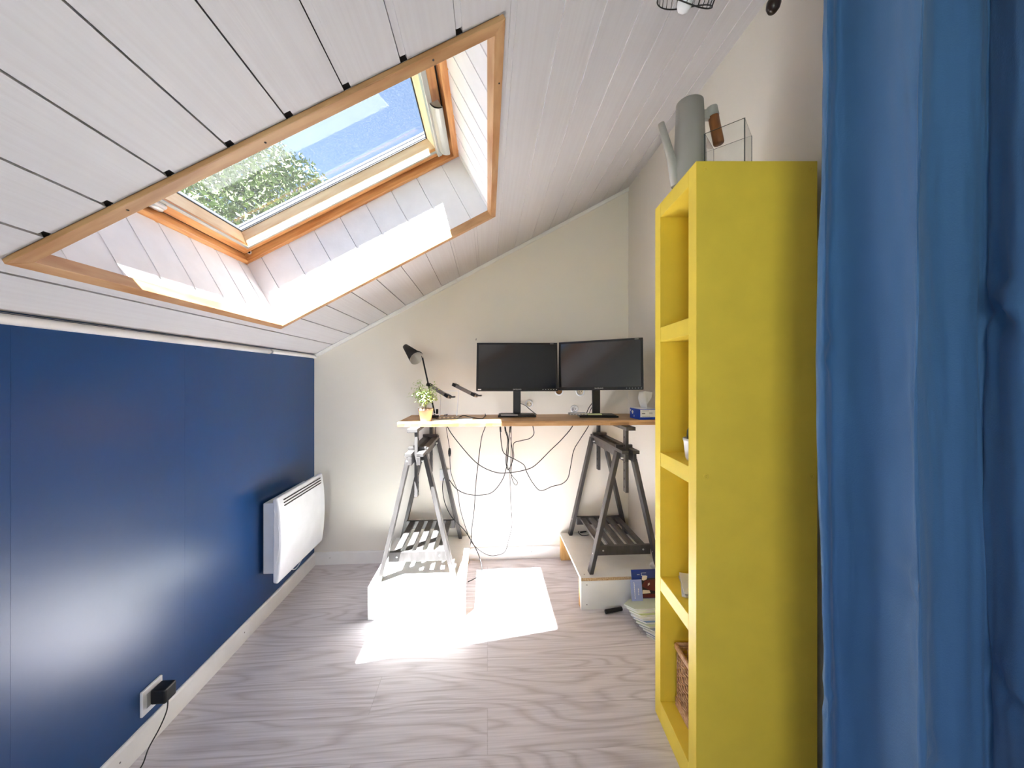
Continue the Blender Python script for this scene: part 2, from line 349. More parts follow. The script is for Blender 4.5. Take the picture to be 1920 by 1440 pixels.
# board-lined reveals, h 0 to .35
def reveal_boards(axis, fixed, out, a0, a1, start, pitch=.1497):
    bm = bmesh.new(); g = start; pv = a0
    def bx(u0, u1, dp):
        if u1 <= u0: return
        lo, hi = sorted((fixed + out*dp, fixed + out*.014))
        if axis == 's': add_box(bm, u0, u1, lo, hi, 0, .352, RF)
        else: add_box(bm, lo, hi, u0, u1, 0, .352, RF)
    while g < a1:
        bx(pv, g, 0); bx(g+.002, min(g+.013, a1), .0025); pv = g + .013; g += pitch
    bx(pv, a1, 0)
    lo, hi = sorted((fixed + out*.014, fixed + out*.03))
    if axis == 's': add_box(bm, a0, a1, lo, hi, .02, .37, RF)
    else: add_box(bm, lo, hi, a0, a1, .02, .37, RF)
    return bm
obj('reveal_panel', reveal_boards('s', OY1, 1, OS0-.03, OS1+.03, .324), M['board_n'], win)
obj('reveal_panel', reveal_boards('s', OY0, -1, OS0-.03, OS1+.03, .324), M['board_n'], win)
obj('reveal_panel', reveal_boards('y', OS0, -1, OY0, OY1, 1.02), M['board_n'], win)
obj('reveal_panel', reveal_boards('y', OS1, 1, OY0, OY1, 1.046, .128), M['board_n'], win)
# fixed frame, sash, glass
obj('frame', ring((OS0-.02, OS1+.02, OY0-.02, OY1+.02), (OS0+.022, OS1-.030, OY0+.028, OY1-.022), .350, .47, 0, True), [M['pine'], M['pine_x']], win, .003)
obj('gasket', ring((OS0+.018, OS1-.024, OY0+.02, OY1-.018), (OS0+.03, OS1-.040, OY0+.036, OY1-.03), .392, .46), M['gasket'], win)
SI = (OS0+.078, OS1-.105, OY0+.085, OY1-.078)
obj('sash', ring((OS0+.028, OS1-.038, OY0+.034, OY1-.028), SI, .385, .40, 0, True), [M['pine'], M['pine_x']], win, .003)
sash2 = ring((OS0+.03, OS1-.04, OY0+.036, OY1-.03), SI, .399, .452, .014, True)
obj('sash', sash2, [M['pale_sash'], M['pale_sash_x']], win)
e = .014
G = (SI[0]+e, SI[1]-e, SI[2]+e, SI[3]-e)
obj('gasket', ring((G[0]-.012, G[1]+.012, G[2]-.012, G[3]+.012), (G[0]+.004, G[1]-.004, G[2]+.004, G[3]-.004), .4505, .4545), M['gasket'], win)
bm = bmesh.new(); vs = [bm.verts.new(RF(Vector(p))) for p in ((G[0]-.01, G[2]-.01, .458), (G[1]+.01, G[2]-.01, .458), (G[1]+.01, G[3]+.01, .458), (G[0]-.01, G[3]+.01, .458))]; bm.faces.new(vs)
obj('pane', bm, M['glass'], win, recalc=False)
obj('spacer', ring((G[0]-.012, G[1]+.012, G[2]-.012, G[3]+.012), (G[0]+.001, G[1]-.001, G[2]+.001, G[3]-.001), .460, .472), M['cladding'], win)
obj('cladding', ring((OS0-.06, OS1+.06, OY0-.06, OY1+.06), (G[0]-.004, G[1]+.004, G[2]-.004, G[3]+.0), .475, .488), M['cladding'], win, .003)
# white weather seal strip of the sash, near the glass on the far side
obj('seal', ring((OS0+.066, OS1-.09, OY0+.07, OY1-.066), SI, .3775, .386), M['alu'], win, .002)
# ventilation bar with pull handle along the high side
bm = bmesh.new(); add_box(bm, OS1-.11, OS1-.085, OY0+.06, OY1-.07, .352, .386, RF)
obj('ventilation_bar', bm, M['alu'], win, .004)
def handle(y0, y1):
    bm = bmesh.new(); pr = []
    for q in range(9):
        t = math.pi/2*q/8; pr.append((OS1-.098 + .038*(1-math.cos(t)), .352 - .038*math.sin(t) + .0))
    pr2 = [(s+.004, h+.005) for s, h in pr[::-1]]
    pts = pr + pr2
    a = [bm.verts.new(RF(Vector((s, y0, h)))) for s, h in pts]; b = [bm.verts.new(RF(Vector((s, y1, h)))) for s, h in pts]
    n_ = len(pts)
    for i in range(n_): bm.faces.new((a[i], b[i], b[(i+1) % n_], a[(i+1) % n_]))
    bm.faces.new(a); bm.faces.new(b[::-1])
    for y in (y0, y1-.003):                                             # end cheeks
        c = [(OS1-.098, .352)] + pr; p0 = [bm.verts.new(RF(Vector((s, y, h)))) for s, h in c] + [bm.verts.new(RF(Vector((OS1-.06, y, .352))))]
        p1 = [bm.verts.new(RF(Vector((s, y+.003, h)))) for s, h in c] + [bm.verts.new(RF(Vector((OS1-.06, y+.003, .352))))]
        bm.faces.new(p0); bm.faces.new(p1[::-1])
        for i in range(len(p0)): j = (i+1) % len(p0); bm.faces.new((p0[i], p1[i], p1[j], p0[j]))
    return bm
obj('pull_handle', handle(1.56, 1.885), M['alu'], win)
# catch in the middle of the low side
bm = bmesh.new(); add_box(bm, OS0+.03, OS0+.066, 1.37, 1.47, .366, .388, RF); lt = obj('catch', bm, M['silver'], win, .008)
bm = bmesh.new(); add_tube(bm, [RF(Vector((OS0+.048, 1.40, .364))), RF(Vector((OS0+.048, 1.455, .364)))], .007, 12, False); obj('latch_pin', bm, M['screw'], lt)
bm = bmesh.new(); q = Matrix.Translation(RF(Vector((OS0+.05, OY1-.0215, .385)))) @ R(90, 'X'); add_lathe(bm, [(0, -.002), (.010, -.002), (.010, .004), (.0055, .004), (.0055, 0), (0, 0)], 20, q); obj('bolt_socket', bm, [M['plastic_w']], win)
bm = bmesh.new(); q = Matrix.Translation(RF(Vector((OS0+.05, OY1-.0225, .385)))) @ R(90, 'X'); add_lathe(bm, [(0, .0008), (.0052, .0008), (.0052, .003), (0, .003)], 16, q); obj('bolt_hole', bm, M['hole'], win)
# little nails in the casing
for s, y in ((.5, OY0-.01), (.85, OY0-.01), (1.3, OY0-.01), (OS1+.012, 1.1), (.7, OY1+.01)):
    bm = bmesh.new(); add_lathe(bm, [(0, -.0005), (.003, -.0005), (.003, .001), (0, .001)], 8, Matrix.Translation(RF(Vector((s, y, -.0125))))); obj('nail', bm, M['dark_gap'], win)

# unseen window frame, added round the fill lamp's opening
w2 = bpy.data.objects.new('added_rear_window', None); COL.objects.link(w2); struct(w2)
obj('added_window_frame', B((-1.15, -1.11, YR-.08, YR-.04, .55, 1.45), (-.29, -.25, YR-.08, YR-.04, .55, 1.45), (-1.11, -.29, YR-.08, YR-.04, .55, .59), (-1.11, -.29, YR-.08, YR-.04, 1.41, 1.45)), M['white_trim'], w2)

# ------------------------------------------------------------------ outdoors: ground and tree seen through the glass
struct(obj('floor_ground', B((-40, 40, -40, 60, -3.1, -3)), M['grass'])).name = 'ground'
tr = thing('tree', 'leafy green tree growing outside the skylight', 'tree', (-4.9, 7.5, -3))
def leafy(bm, c, rad, n, ls):
    for _ in range(n):
        d_ = Vector((random.gauss(0, 1), random.gauss(0, 1), random.gauss(0, 1))).normalized(); p = c + Vector((d_.x*rad.x, d_.y*rad.y, d_.z*rad.z))*random.uniform(.55, 1)
        q = Matrix.Translation(p) @ Matrix.Rotation(random.uniform(0, 6.3), 4, Vector((random.uniform(-1, 1), random.uniform(-1, 1), random.uniform(-1, 1))).normalized())
        l_ = ls*random.uniform(.6, 1.3)
        bm.faces.new([bm.verts.new(q @ Vector(v)) for v in ((0, -l_, 0), (l_*.45, 0, l_*.1), (0, l_, 0), (-l_*.45, 0, l_*.1))])
bm = bmesh.new()
for c, r_, n in (((0, 0, 7.0), (2.0, 2.0, 1.5), 3600), ((-1.3, .4, 7.6), (1.5, 1.5, 1.4), 2200), ((1.0, -.1, 7.7), (1.1, 1.1, .9), 1500), ((1.9, .2, 6.9), (1.0, 1.0, 1.0), 1300), ((2.5, 0, 7.3), (.55, .6, .6), 420), ((.2, 0, 8.5), (1.0, 1.0, .7), 900), ((-1.5, 0, 5.8), (1.5, 1.5, 1.2), 1400), ((1.0, 0, 5.9), (1.5, 1.5, 1.0), 1400)):
    leafy(bm, Vector(c), Vector(r_), int(n*2.6), .055)
obj('foliage', bm, M['treeleaf'], tr, recalc=False)['kind'] = 'stuff'
bm = bmesh.new(); add_tube(bm, [(0, 0, 0), (.1, 0, 3), (0, 0, 6.2)], [.28, .12], 12)
for a in range(7): add_tube(bm, [(0, 0, 4.2+.25*a), (.8*math.cos(a*2.1), .8*math.sin(a*2.1), 5.6+.2*a), (1.5*math.cos(a*2.1), 1.5*math.sin(a*2.1), 6.6+.2*a)], [.09, .02], 8)
obj('trunk', bm, M['bark'], tr)

# ------------------------------------------------------------------ plinths under the trestles
PT = .185
def plinth(x0, x1, y0, label, blocks):
    t = thing('plinth', label, 'platform', ((x0+x1)/2, y0, 0)); hx = (x1-x0)/2; L = 2.785 - y0
    obj('top_panel', B((-hx, hx, .001, L, PT-.018, PT)), M['melamine'], t, .001)
    obj('top_edge', B((-hx+.001, hx-.001, 0, .0011, PT-.018, PT-.0008)), M['chip'], t)
    obj('front_panel', B((-hx, hx, -.001, .017, 0, PT-.0185)), M['melamine'], t, .001)
    for b in blocks(hx, L): obj('block', B(b), M['pine_block'], t, .001)
    dots([(sx*(hx-.035), -.0015, z) for sx in (-1, 1) for z in (.03, .145)], (0, -1, 0), t)
    dots([(-hx+.03, .04, PT+.0008), (hx-.03, .04, PT+.0008)], (0, 0, 1), t)
    return t
plinth(-.667, -.124, 2.133, 'white melamine platform in the sun under the left trestle', lambda hx, L: ((-hx+.002, hx-.012, .0175, .06, 0, PT-.0185), (-hx+.002, hx-.012, L-.05, L, 0, PT-.0185)))
plinth(.545, 1.066, 2.150, 'white melamine platform on pine blocks under the right trestle', lambda hx, L: ((-hx, hx-.002, .0175, .055, 0, PT-.0185), (-hx, hx-.002, L-.045, L, 0, PT-.0185)))

# ------------------------------------------------------------------ trestles
def trestle(x, label, mirror):
    t = thing('trestle', label, 'trestle', (x, 2.11, PT+.0006)); m = M['trestle']; mx = mirror
    # beam rails (two T sections) at local z .68 to .748
    for sx in (-1, 1):
        x0, x1 = sorted((sx*.0125, sx*.034)); f0, f1 = sorted((sx*.0135, sx*.052))
        obj('beam_rail', B((x0, x1, 0, .665, .682, .7275), (f0, f1, 0, .665, .728, .748)), m, t, .002)
    # legs
    for sx in (-1, 1):
        for y in (.07, .62):
            bm = bmesh.new(); add_bar(bm, (sx*.045, y+.027, .725), (sx*.211, y+.027, .0), .024, .052, (1, 0, 0))
            for v in bm.verts:
                if v.co.z < .02: v.co.z = 0
            lg = obj('leg', bm, m, t, .002)
            f = .115/.725; dots([(sx*(.211 - .166*f) - .0125, y+.027, .115)], (-1, 0, 0), lg, 'screw', .0045)
    # cross rails and slats of the lower shelf
    for y, yy in ((.122, 1), (.600, -1)):
        r_ = obj('cross_rail', B((-.172, .172, y, y+.02, .088, .146)), m, t, .002)
        if yy == 1: dots([(sx*.125, y-.0008, .118) for sx in (-1, 1)], (0, -1, 0), r_, 'screw', .0055)
    for k in range(5):
        c = -.128 + .064*k
        obj('slat', B((c-.019, c+.019, .1425, .5995, .126, .142)), m, t, .002)
    # height posts with drilled holes
    for y in (.058, .612):
        p = obj('post', B((-.0095, .0095, y, y+.042, .486, .8565)), m, t, .002)
        for q in range(7):
            z = .515 + q*.05
            for sx in (-1, 1):
                bm = bmesh.new(); add_lathe(bm, [(0, 0), (.006, 0), (.006, .0006), (0, .0006)], 12, T(sx*.0096, y+.021, z) @ R(90*sx, 'Y')); obj('hole', bm, M['hole'], p)
        yb = y + (.043 if y < .3 else -.021)
        obj('stop_bar', B((-.053, .050, yb, yb+.02, .7485, .766)), m, t, .002)
    # top plate carried by the posts, offset to one side
    a, b = sorted((mx*-.0095, mx*.048))
    obj('top_plate', B((a, b, .048, .665, .857, .8785)), m, t, .002)
    for y in (.03, .61):
        for sx in (-1, 1):
            bm = bmesh.new(); add_tube(bm, [(sx*.034, y, .70), (sx*.048, y, .70)], .006, 10, False); obj('wing_bolt', bm, M['screw'], t)
    return t
trestle(-.408, 'grey-black wooden trestle standing in the sunlight at the left end of the desk', -1)
trestle(.828, 'dark wooden trestle in shade under the right end of the desk', 1)

# ------------------------------------------------------------------ desk
DZ0, DZ = 1.0640, 1.094
bm = bmesh.new(); n = 40; X0, X1 = -.532, 1.07
fr = [(X0 + (X1-X0)*i/n, 2.245 + .004*math.sin(i*.9) + .003*math.sin(i*2.3)) for i in range(n+1)]
top = [bm.verts.new((x, y+.006, DZ)) for x, y in fr]; mid = [bm.verts.new((x, y, DZ-.010)) for x, y in fr]; bot = [bm.verts.new((x, y+.004, DZ0)) for x, y in fr]
bt = [bm.verts.new((x, 2.67, DZ)) for x, y in fr]; bb = [bm.verts.new((x, 2.67, DZ0)) for x, y in fr]
for i in range(n):
    for p, q in ((top, mid), (mid, bot), (bt, top), (bot, bb), (bb, bt)): bm.faces.new((p[i], p[i+1], q[i+1], q[i]))
for i in (0, n): bm.faces.new((top[i], mid[i], bot[i], bb[i], bt[i]))
dk = obj('desk', bm, M['desk']); tag(dk, 'long narrow pine board laid across the two trestles as a standing desk', 'desk')

# ------------------------------------------------------------------ text helper
def text_mesh(name, body, size, m, mtx, parent=None):
    c = bpy.data.curves.new(name, 'FONT'); c.body = body; c.size = size; c.align_x = 'CENTER'; c.align_y = 'CENTER'; c.extrude = .0003
    o = bpy.data.objects.new(name + '_tmp', c); COL.objects.link(o); bpy.context.view_layer.update()
    me = bpy.data.meshes.new_from_object(o.evaluated_get(bpy.context.evaluated_depsgraph_get())); bpy.data.objects.remove(o)
    me.transform(mtx); r = bpy.data.objects.new(name, me); COL.objects.link(r); me.materials.clear(); me.materials.append(m)
    if parent: r.parent = parent
    return r
# ------------------------------------------------------------------ monitors
def monitor(label, xc, yc, yaw, zc, tilt, roll, basexy, baseyaw, w_=.553, h_=.334, sticker=False):
    p = W(xc, yc, 0); t = thing('monitor', label, 'monitor', (p.x, p.y, DZ), -PSI + math.radians(yaw), 'monitors on the desk')
    zz = zc - DZ; q = T(0, 0, zz) @ R(roll, 'Y') @ R(-tilt, 'X')
    hw, hh = w_/2, h_/2
    obj('housing', B((-hw, hw, 0, .022, -hh, hh), (-hw+.06, hw-.06, .022, .045, -hh+.05, hh-.05), xf=q), M['black'], t, .004)
    obj('bezel', B((-hw, hw, -.003, 0, hh-.014, hh), (-hw, hw, -.003, 0, -hh, -hh+.020), (-hw, -hw+.014, -.003, 0, -hh+.02, hh-.014), (hw-.014, hw, -.003, 0, -hh+.02, hh-.014), xf=q), M['black'], t, .001)
    obj('screen', B((-hw+.014, hw-.014, -.0008, .0, -hh+.02, hh-.014), xf=q), M['screen'], t)
    text_mesh('logo', 'SAMSUNG', .0125, M['silver'], q @ T(0, -.0034, -hh+.010) @ R(90, 'X'), t)
    for k in range(6): obj('button_mark', B((hw-.105+.018*k, hw-.099+.018*k, -.0036, -.003, -hh+.008, -hh+.011), xf=q), M['silver'], t)
    obj('corner_mark', B((hw-.05, hw-.025, -.0036, -.003, hh-.009, hh-.006), xf=q), M['silver'], t)
    if sticker: obj('sticker', B((-hw+.012, -hw+.034, -.0036, -.003, -hh+.006, -hh+.013), xf=q), M['plastic_w'], t)
    # neck and base, in the base's own orientation
    bx, by = W(*basexy, 0).xy; rel = Vector((bx - p.x, by - p.y, 0)); rel.rotate(Matrix.Rotation(PSI - math.radians(yaw), 3, 'Z'))
    bq = T(rel.x, rel.y, 0) @ Matrix.Rotation(math.radians(baseyaw - yaw), 4, 'Z')
    obj('neck', B((-.026, .026, .045, .075, .016, zz), xf=bq), M['black'], t, .004)
    bm = bmesh.new(); add_box(bm, -.127, .127, -.06, .10, .0005, .013, bq); b = obj('base', bm, M['black'], t, .004)
    bm = bmesh.new(); add_box(bm, -.115, .115, -.045, .09, .013, .017, bq); obj('base_top', bm, M['black'], t, .002)
    return t
MZ1 = H - (688-709)/F*2.56 - .0
monitor('unlit black flat monitor on the left, facing straight out', (969.5-960)/F*2.545, 2.545, 0, H + 21.5/F*2.545, 9, 0, (.034, 2.535), 0, sticker=True)
monitor('black flat monitor on the right, screen angled in and reflecting the daylight', .577, 2.475, -23, H + 25/F*2.475, 7, -1.2, (.573, 2.50), -3)
# ------------------------------------------------------------------ small things on the desk
# plant in pale terracotta pot
pp = atZ(797.5, 790, DZ); pp = Vector((pp.x, 2.292, DZ))
t = thing('potted_plant', 'small bushy plant in a pale terracotta pot on the left end of the desk', 'plant', pp)
bm = bmesh.new(); add_lathe(bm, [(0, .0), (.031, 0), (.0415, .062), (.0445, .063), (.0445, .078), (.040, .078), (.038, .066), (0, .066)], 32); obj('pot', bm, M['terracotta'], t)
bm = bmesh.new(); add_lathe(bm, [(0, .0662), (.0375, .0662), (.0375, .070), (0, .072)], 24); obj('soil', bm, M['soil'], t)
bm = bmesh.new(); tips = []
for k in range(16):
    a = k*2.4; r_ = .02 + .055*random.random(); z_ = .13 + .09*random.random(); tip = Vector((r_*math.cos(a), r_*math.sin(a), z_)); tips.append(tip)
    add_tube(bm, [(0, 0, .07), (.004*math.cos(a), .004*math.sin(a), .10), tip*.6 + Vector((0, 0, .045)), tip], [.0035, .0012], 6)
obj('stems', bm, M['stem'], t)
bm = bmesh.new()
for tip in tips:
    for _ in range(34):
        p = tip*random.uniform(.62, 1.04) + Vector((random.gauss(0, .014), random.gauss(0, .014), random.gauss(0, .013) + .02)); p.z = max(p.z, .095)
        q = Matrix.Translation(p) @ Matrix.Rotation(random.uniform(0, 6.3), 4, 'Z') @ Matrix.Rotation(random.uniform(-1, .6), 4, 'X'); l_ = random.uniform(.008, .013)
        c = [bm.verts.new(q @ Vector(v)) for v in ((0, 0, 0), (l_*.42, l_*.7, .001), (0, l_*1.9, -.001), (-l_*.42, l_*.7, .001))]; d2 = [bm.verts.new(v.co + q.to_3x3() @ Vector((0, 0, .0012))) for v in c]
        bm.faces.new(c[::-1]); bm.faces.new(d2)
        for i in range(4): bm.faces.new((c[i], c[(i+1) % 4], d2[(i+1) % 4], d2[i]))
obj('foliage', bm, M['leaf'], t)['kind'] = 'stuff'
# desk lamp
LY = 2.50
def L(u, v, Y=LY): return atY(u, v, Y)
lb = L(813, 779); lb = Vector((lb.x, LY, DZ))
t = thing('desk_lamp', 'black desk lamp with a tilted cone shade behind the potted plant', 'lamp', lb)
def rel(p): return p - lb
bm = bmesh.new(); add_lathe(bm, [(0, 0.0005), (.040, 0.0005), (.040, .008), (.034, .012), (.012, .015), (.0, .015)], 32); obj('base', bm, M['blackm'], t)
bm = bmesh.new(); add_tube(bm, [rel(L(815, 775)), rel(L(803.5, 723)), rel(L(791.5, 668))], .0052, 10, False); add_tube(bm, [rel(L(791.5, 668)), rel(L(790, 662.5)), rel(L(786, 660)), rel(L(779, 658))], .0052, 10)
obj('arm', bm, M['blackm'], t)
bm = bmesh.new(); add_tube(bm, [rel(L(819.5, 767)), rel(L(819.5, 776))], .008, 10, False); obj('switch', bm, M['blackm'], t)
a = rel(L(759.5, 649, 2.56)); b = rel(L(781.0, 672, 2.465)); ax = (b - a); q = Matrix.Translation(a) @ Vector((0, 0, 1)).rotation_difference(ax.normalized()).to_matrix().to_4x4(); Lh = ax.length
bm = bmesh.new(); add_lathe(bm, [(0, -.002), (.012, 0), (.0185, .006), (.047, Lh), (.0455, Lh), (.017, .01), (.0, .008)], 36, q)
for f in bm.faces:
    c = q.inverted() @ f.calc_center_median()
    r_ = math.hypot(c.x, c.y); f.material_index = 1 if (c.z > .007 and r_ < .0185 + (.0285*(c.z-.006)/(Lh-.006)) - .0007) else 0
obj('shade', bm, [M['blackm'], M['silver']], t)
bm = bmesh.new(); add_lathe(bm, [(0, .012), (.012, .014), (.013, .05), (.016, .062), (.010, .078), (0, .082)], 20, q); obj('bulb', bm, M['paper'], t)
# laptop riser
t0 = Vector((atY(835, 775, 2.44).x, 2.44, DZ)); t = thing('laptop_stand', 'empty laptop riser with two black-padded slanting arms over the clutter', 'stand', t0)
def rp(u, v, Y): return atY(u, v, Y) - t0
for (u0, v0, u1, v1, Y0, Y1) in ((803, 721, 843, 745, 2.56, 2.40), (851, 721.5, 893, 742.5, 2.56, 2.40)):
    bm = bmesh.new(); add_bar(bm, rp(u0, v0, Y0), rp(u1, v1, Y1), .030, .019, (.3, 1, 0)); ar = obj('support_arm', bm, M['grey_dev'], t, .001)
    bm = bmesh.new(); a, b = rp(u0, v0-.6, Y0), rp(u1, v1-.6, Y1); add_bar(bm, a, a.lerp(b, .16), .032, .021, (.3, 1, 0)); obj('rubber_pad', bm, M['black'], ar, .001)
    bm = bmesh.new(); add_bar(bm, b.lerp(a, .16), b, .032, .021, (.3, 1, 0)); add_bar(bm, b, b + Vector((.034, -.004, .001)), .032, .009, (0, 1, 0)); obj('rubber_pad', bm, M['black'], ar, .001)
bm = bmesh.new(); add_bar(bm, rp(860, 733, 2.50), Vector((atY(856, 770, 2.46).x - t0.x, .02, .004)), .018, .006, (0, 1, 0)); obj('upright', bm, M['plastic_w'], t, .001)
bm = bmesh.new(); add_bar(bm, rp(826, 733, 2.50), Vector((atY(824, 770, 2.46).x - t0.x, .02, .004)), .018, .006, (0, 1, 0)); obj('upright', bm, M['plastic_w'], t, .001)
bm = bmesh.new(); add_bar(bm, rp(824, 733, 2.505), rp(864, 733, 2.505), .014, .006, (0, 1, 0)); obj('crossbar', bm, M['plastic_w'], t, .001)
xa, xb = atY(829, 770, 2.46).x - t0.x, atY(860, 770, 2.46).x - t0.x
obj('foot_plate', B((xa, xb, -.03, .09, .0005, .005)), M['silver'], t, .001)
# usb hub with its cable
hp = atZ(848, 779.5, DZ); t = thing('usb_hub', 'small grey multi-port hub with a black cable, lying beside the plant', 'hub', (hp.x, 2.36, DZ+.0062), math.radians(14))
obj('body', B((-.062, .062, -.014, .014, .0005, .016)), M['grey_dev'], t, .004)
for k in range(4): obj('port', B((-.05+.026*k, -.036+.026*k, -.0148, -.0138, .005, .011)), M['black'], t)
bm = bmesh.new(); add_tube(bm, [(.062, 0, .008), (.10, .02, .014), (.135, .02, .006), (.17, -.01, -.001), (.20, -.045, -.002), (.215, -.045, .004), (.226, -.045, .014)], .0028, 8); cb = obj('cable', bm, M['black'], t)
bm = bmesh.new(); add_tube(bm, [(.219, -.045, .008), (.229, -.045, .020)], .0045, 8, False); obj('plug', bm, M['black'], cb)
bm = bmesh.new(); add_tube(bm, [(-.06, .0, .008), (-.072, .006, .010), (-.078, .022, .004), (-.066, .034, -.002), (-.045, .034, -.003)], .0024, 8); obj('cable', bm, M['black'], t)
for i, (u, wd, dp, rz, Y, lab, z0) in enumerate(((826, .115, .075, 12, 2.345, 'white paper sheet lying next to the terracotta pot', .0004), (864, .15, .08, -6, 2.37, 'white paper sheet partly under the grey hub', .0030))):
    p = atY(u, 780, Y); o = obj('paper_sheet', B((-wd/2, wd/2, -dp/2, dp/2, 0, .0018)), M['paper']); o.location = (p.x, Y, DZ + z0); o.rotation_euler.z = math.radians(rz); tag(o, lab, 'paper')
# tissue box
t = thing('tissue_box', 'blue and white cardboard tissue box at the right end of the desk', 'box', (0, 0, 0))
c0 = W((1199.5-960)/F*2.325, 2.325, DZ); t.location = c0; t.rotation_euler.z = math.radians(-1)
bw, bd, bh = .225, .115, .066
# sheared so its left side faces the viewer a little: rotate about the front-left corner
t.rotation_euler.z = math.radians(5)
obj('carton', B((0, bw*.55, 0, bd*1.15, .0005, bh)), M['box_blue'], t, .001)
obj('label_panel', B((.004, bw*.55, -.0006, .0002, .016, bh-.004)), M['paper'], t)
obj('print', B((.014, .036, -.0010, -.0005, .036, .042), (.016, .06, -.0009, -.0005, .055, .057), (.016, .07, -.0009, -.0005, .022, .0235), (.062, .085, -.0009, -.0005, .036, .038), (.062, .085, -.0009, -.0005, .042, .044)), M['grey_dev'], t)
obj('side_mark', B((-.0010, -.0004, .088, .100, .030, .052), (-.0010, -.0004, .080, .108, .040, .045), (-.0010, -.0004, .070, .076, .012, .024), (-.0010, -.0004, .116, .124, .046, .058)), M['paper'], t)
obj('top_panel', B((.004, bw*.55-.004, .004, bd*1.15-.004, bh, bh+.0008)), M['paper'], t)
bm = bmesh.new(); g_ = []; nx, nz = 9, 8
for j in range(nz+1):
    row = []
    for i in range(nx+1):
        a = i/nx; zf = j/nz; wdt = .012 + .030*min(1, zf*1.6); x = .060 + (a-.5)*2*wdt + .010*zf; y = .055 + .012*math.sin(a*9 + zf*2)*(1-.4*zf) + .02*(1-zf)*math.cos(a*6)
        row.append(bm.verts.new((x, y, bh + .112*zf - .012*abs(a-.35)*zf)))
    g_.append(row)
for j in range(nz):
    for i in range(nx): bm.faces.new((g_[j][i], g_[j][i+1], g_[j+1][i+1], g_[j+1][i])).smooth = True
o = obj('tissue', bm, M['paper'], t); sd_ = o.modifiers.new('thick', 'SOLIDIFY'); sd_.thickness = .0008
# things on the monitor bases
p = atY(1112, 775, 2.455); o = obj('sticky_notes', B((-.045, .045, -.022, .022, 0, .008)), M['sticky'], None, .001); o.location = (p.x+.0, 2.425, DZ+.0178); o.rotation_euler.z = math.radians(-2); tag(o, 'pad of pale green sticky notes on the right monitor base', 'notepad')
t = thing('card_reader', 'small silver device with slots lying left of the sticky notes', 'device', (p.x - .115, 2.435, DZ+.0178), 0)
obj('body', B((-.052, .062, -.025, .03, 0, .014)), M['silver'], t, .003)
for k in range(5): obj('slot', B((-.045+.02*k, -.033+.02*k, -.0256, -.0249, .004, .008)), M['grey_dev'], t)
p = atY(955, 776, 2.44); o = obj('paper_card', B((-.055, .055, -.02, .02, 0, .0015)), M['paper']); o.location = (p.x, 2.44, DZ+.0176); tag(o, 'white card lying on the left monitor base', 'card')

# ------------------------------------------------------------------ wall fittings
def round_socket(u, v, label, m_in, r_=.034):
    p = atY(u, v, YB); t = thing('wall_socket', label, 'socket', p)
    bm = bmesh.new(); q = R(90, 'X'); add_lathe(bm, [(r_*.72, -.0), (r_*.72, .004), (r_*.8, .008), (r_, .006), (r_*1.03, 0)], 32, q); obj('rim', bm, M['plastic_w'], t)
    bm = bmesh.new(); add_lathe(bm, [(0, .0004), (r_*.74, .0006), (r_*.74, .002), (0, .001)], 28, q); obj('insert', bm, m_in, t)
    for sx in (-1, 1):
        bm = bmesh.new(); add_lathe(bm, [(0, .0012), (.003, .0012), (.003, .003), (0, .003)], 10, T(sx*.009, 0, 0) @ q); obj('hole', bm, M['hole'], t)
    return t
round_socket(1048, 733, 'round wall box just under the gap between the two monitors', M['brown_hole'])
round_socket(1088, 734, 'round wall box half hidden under the right monitor', M['cream'])
round_socket(1077, 767, 'white round socket low on the wall above the silver device', M['plastic_w'], .03)
round_socket(992, 757, 'beige round socket on the wall right of the left monitor neck', M['cream'], .028)
p = atY(835.5, 890, YB); t = thing('power_outlet', 'white double wall outlet behind the left trestle leg', 'outlet', p)
obj('plate', B((-.042, .042, -.009, 0, -.042, .042)), M['plastic_w'], t, .003)
bm = bmesh.new(); add_lathe(bm, [(.018, 0), (.018, .011), (.021, .011), (.021, 0)], 28, R(90, 'X')); obj('socket_ring', bm, M['plastic_w'], t)
p = atY(892.5, 637, YB); bm = bmesh.new(); add_tube(bm, [Vector((p.x, YB+.002, p.z-.004)), Vector((p.x, YB-.012, p.z-.004)), Vector((p.x+.003, YB-.014, p.z+.008))], .002, 8, False); o = obj('wall_nail', bm, M['blackm']); tag(o, 'tiny dark nail in the wall above the left monitor corner', 'nail')
# outlet on the blue wall
t = thing('power_outlet', 'white square outlet low on the blue wall', 'outlet', (XL, 1.477, .170))
obj('plate', B((0, .010, -.043, .043, -.046, .046)), M['plastic_w'], t, .003)
obj('insert', B((.010, .0115, -.026, .026, -.026, .026)), M['silver'], t, .001)
t = thing('power_adapter', 'black plug-in adapter with its thin cable on the blue wall outlet', 'adapter', (XL+.0118, 1.488, .170))
obj('body', B((0, .054, -.026, .026, -.024, .030)), M['black'], t, .006)
bm = bmesh.new(); zz = .17
pts = [(.046, -.004, -.02), (.046, -.010, -.06), (.042, -.035, -.10), (.038, -.075, -.135), (.05, -.115, -.157), (.052, -.165, -.165), (.05, -.24, -.167), (.07, -.33, -.167), (.05, -.5, -.167)]
add_tube(bm, pts, .0022, 8); obj('cable', bm, M['black'], t)

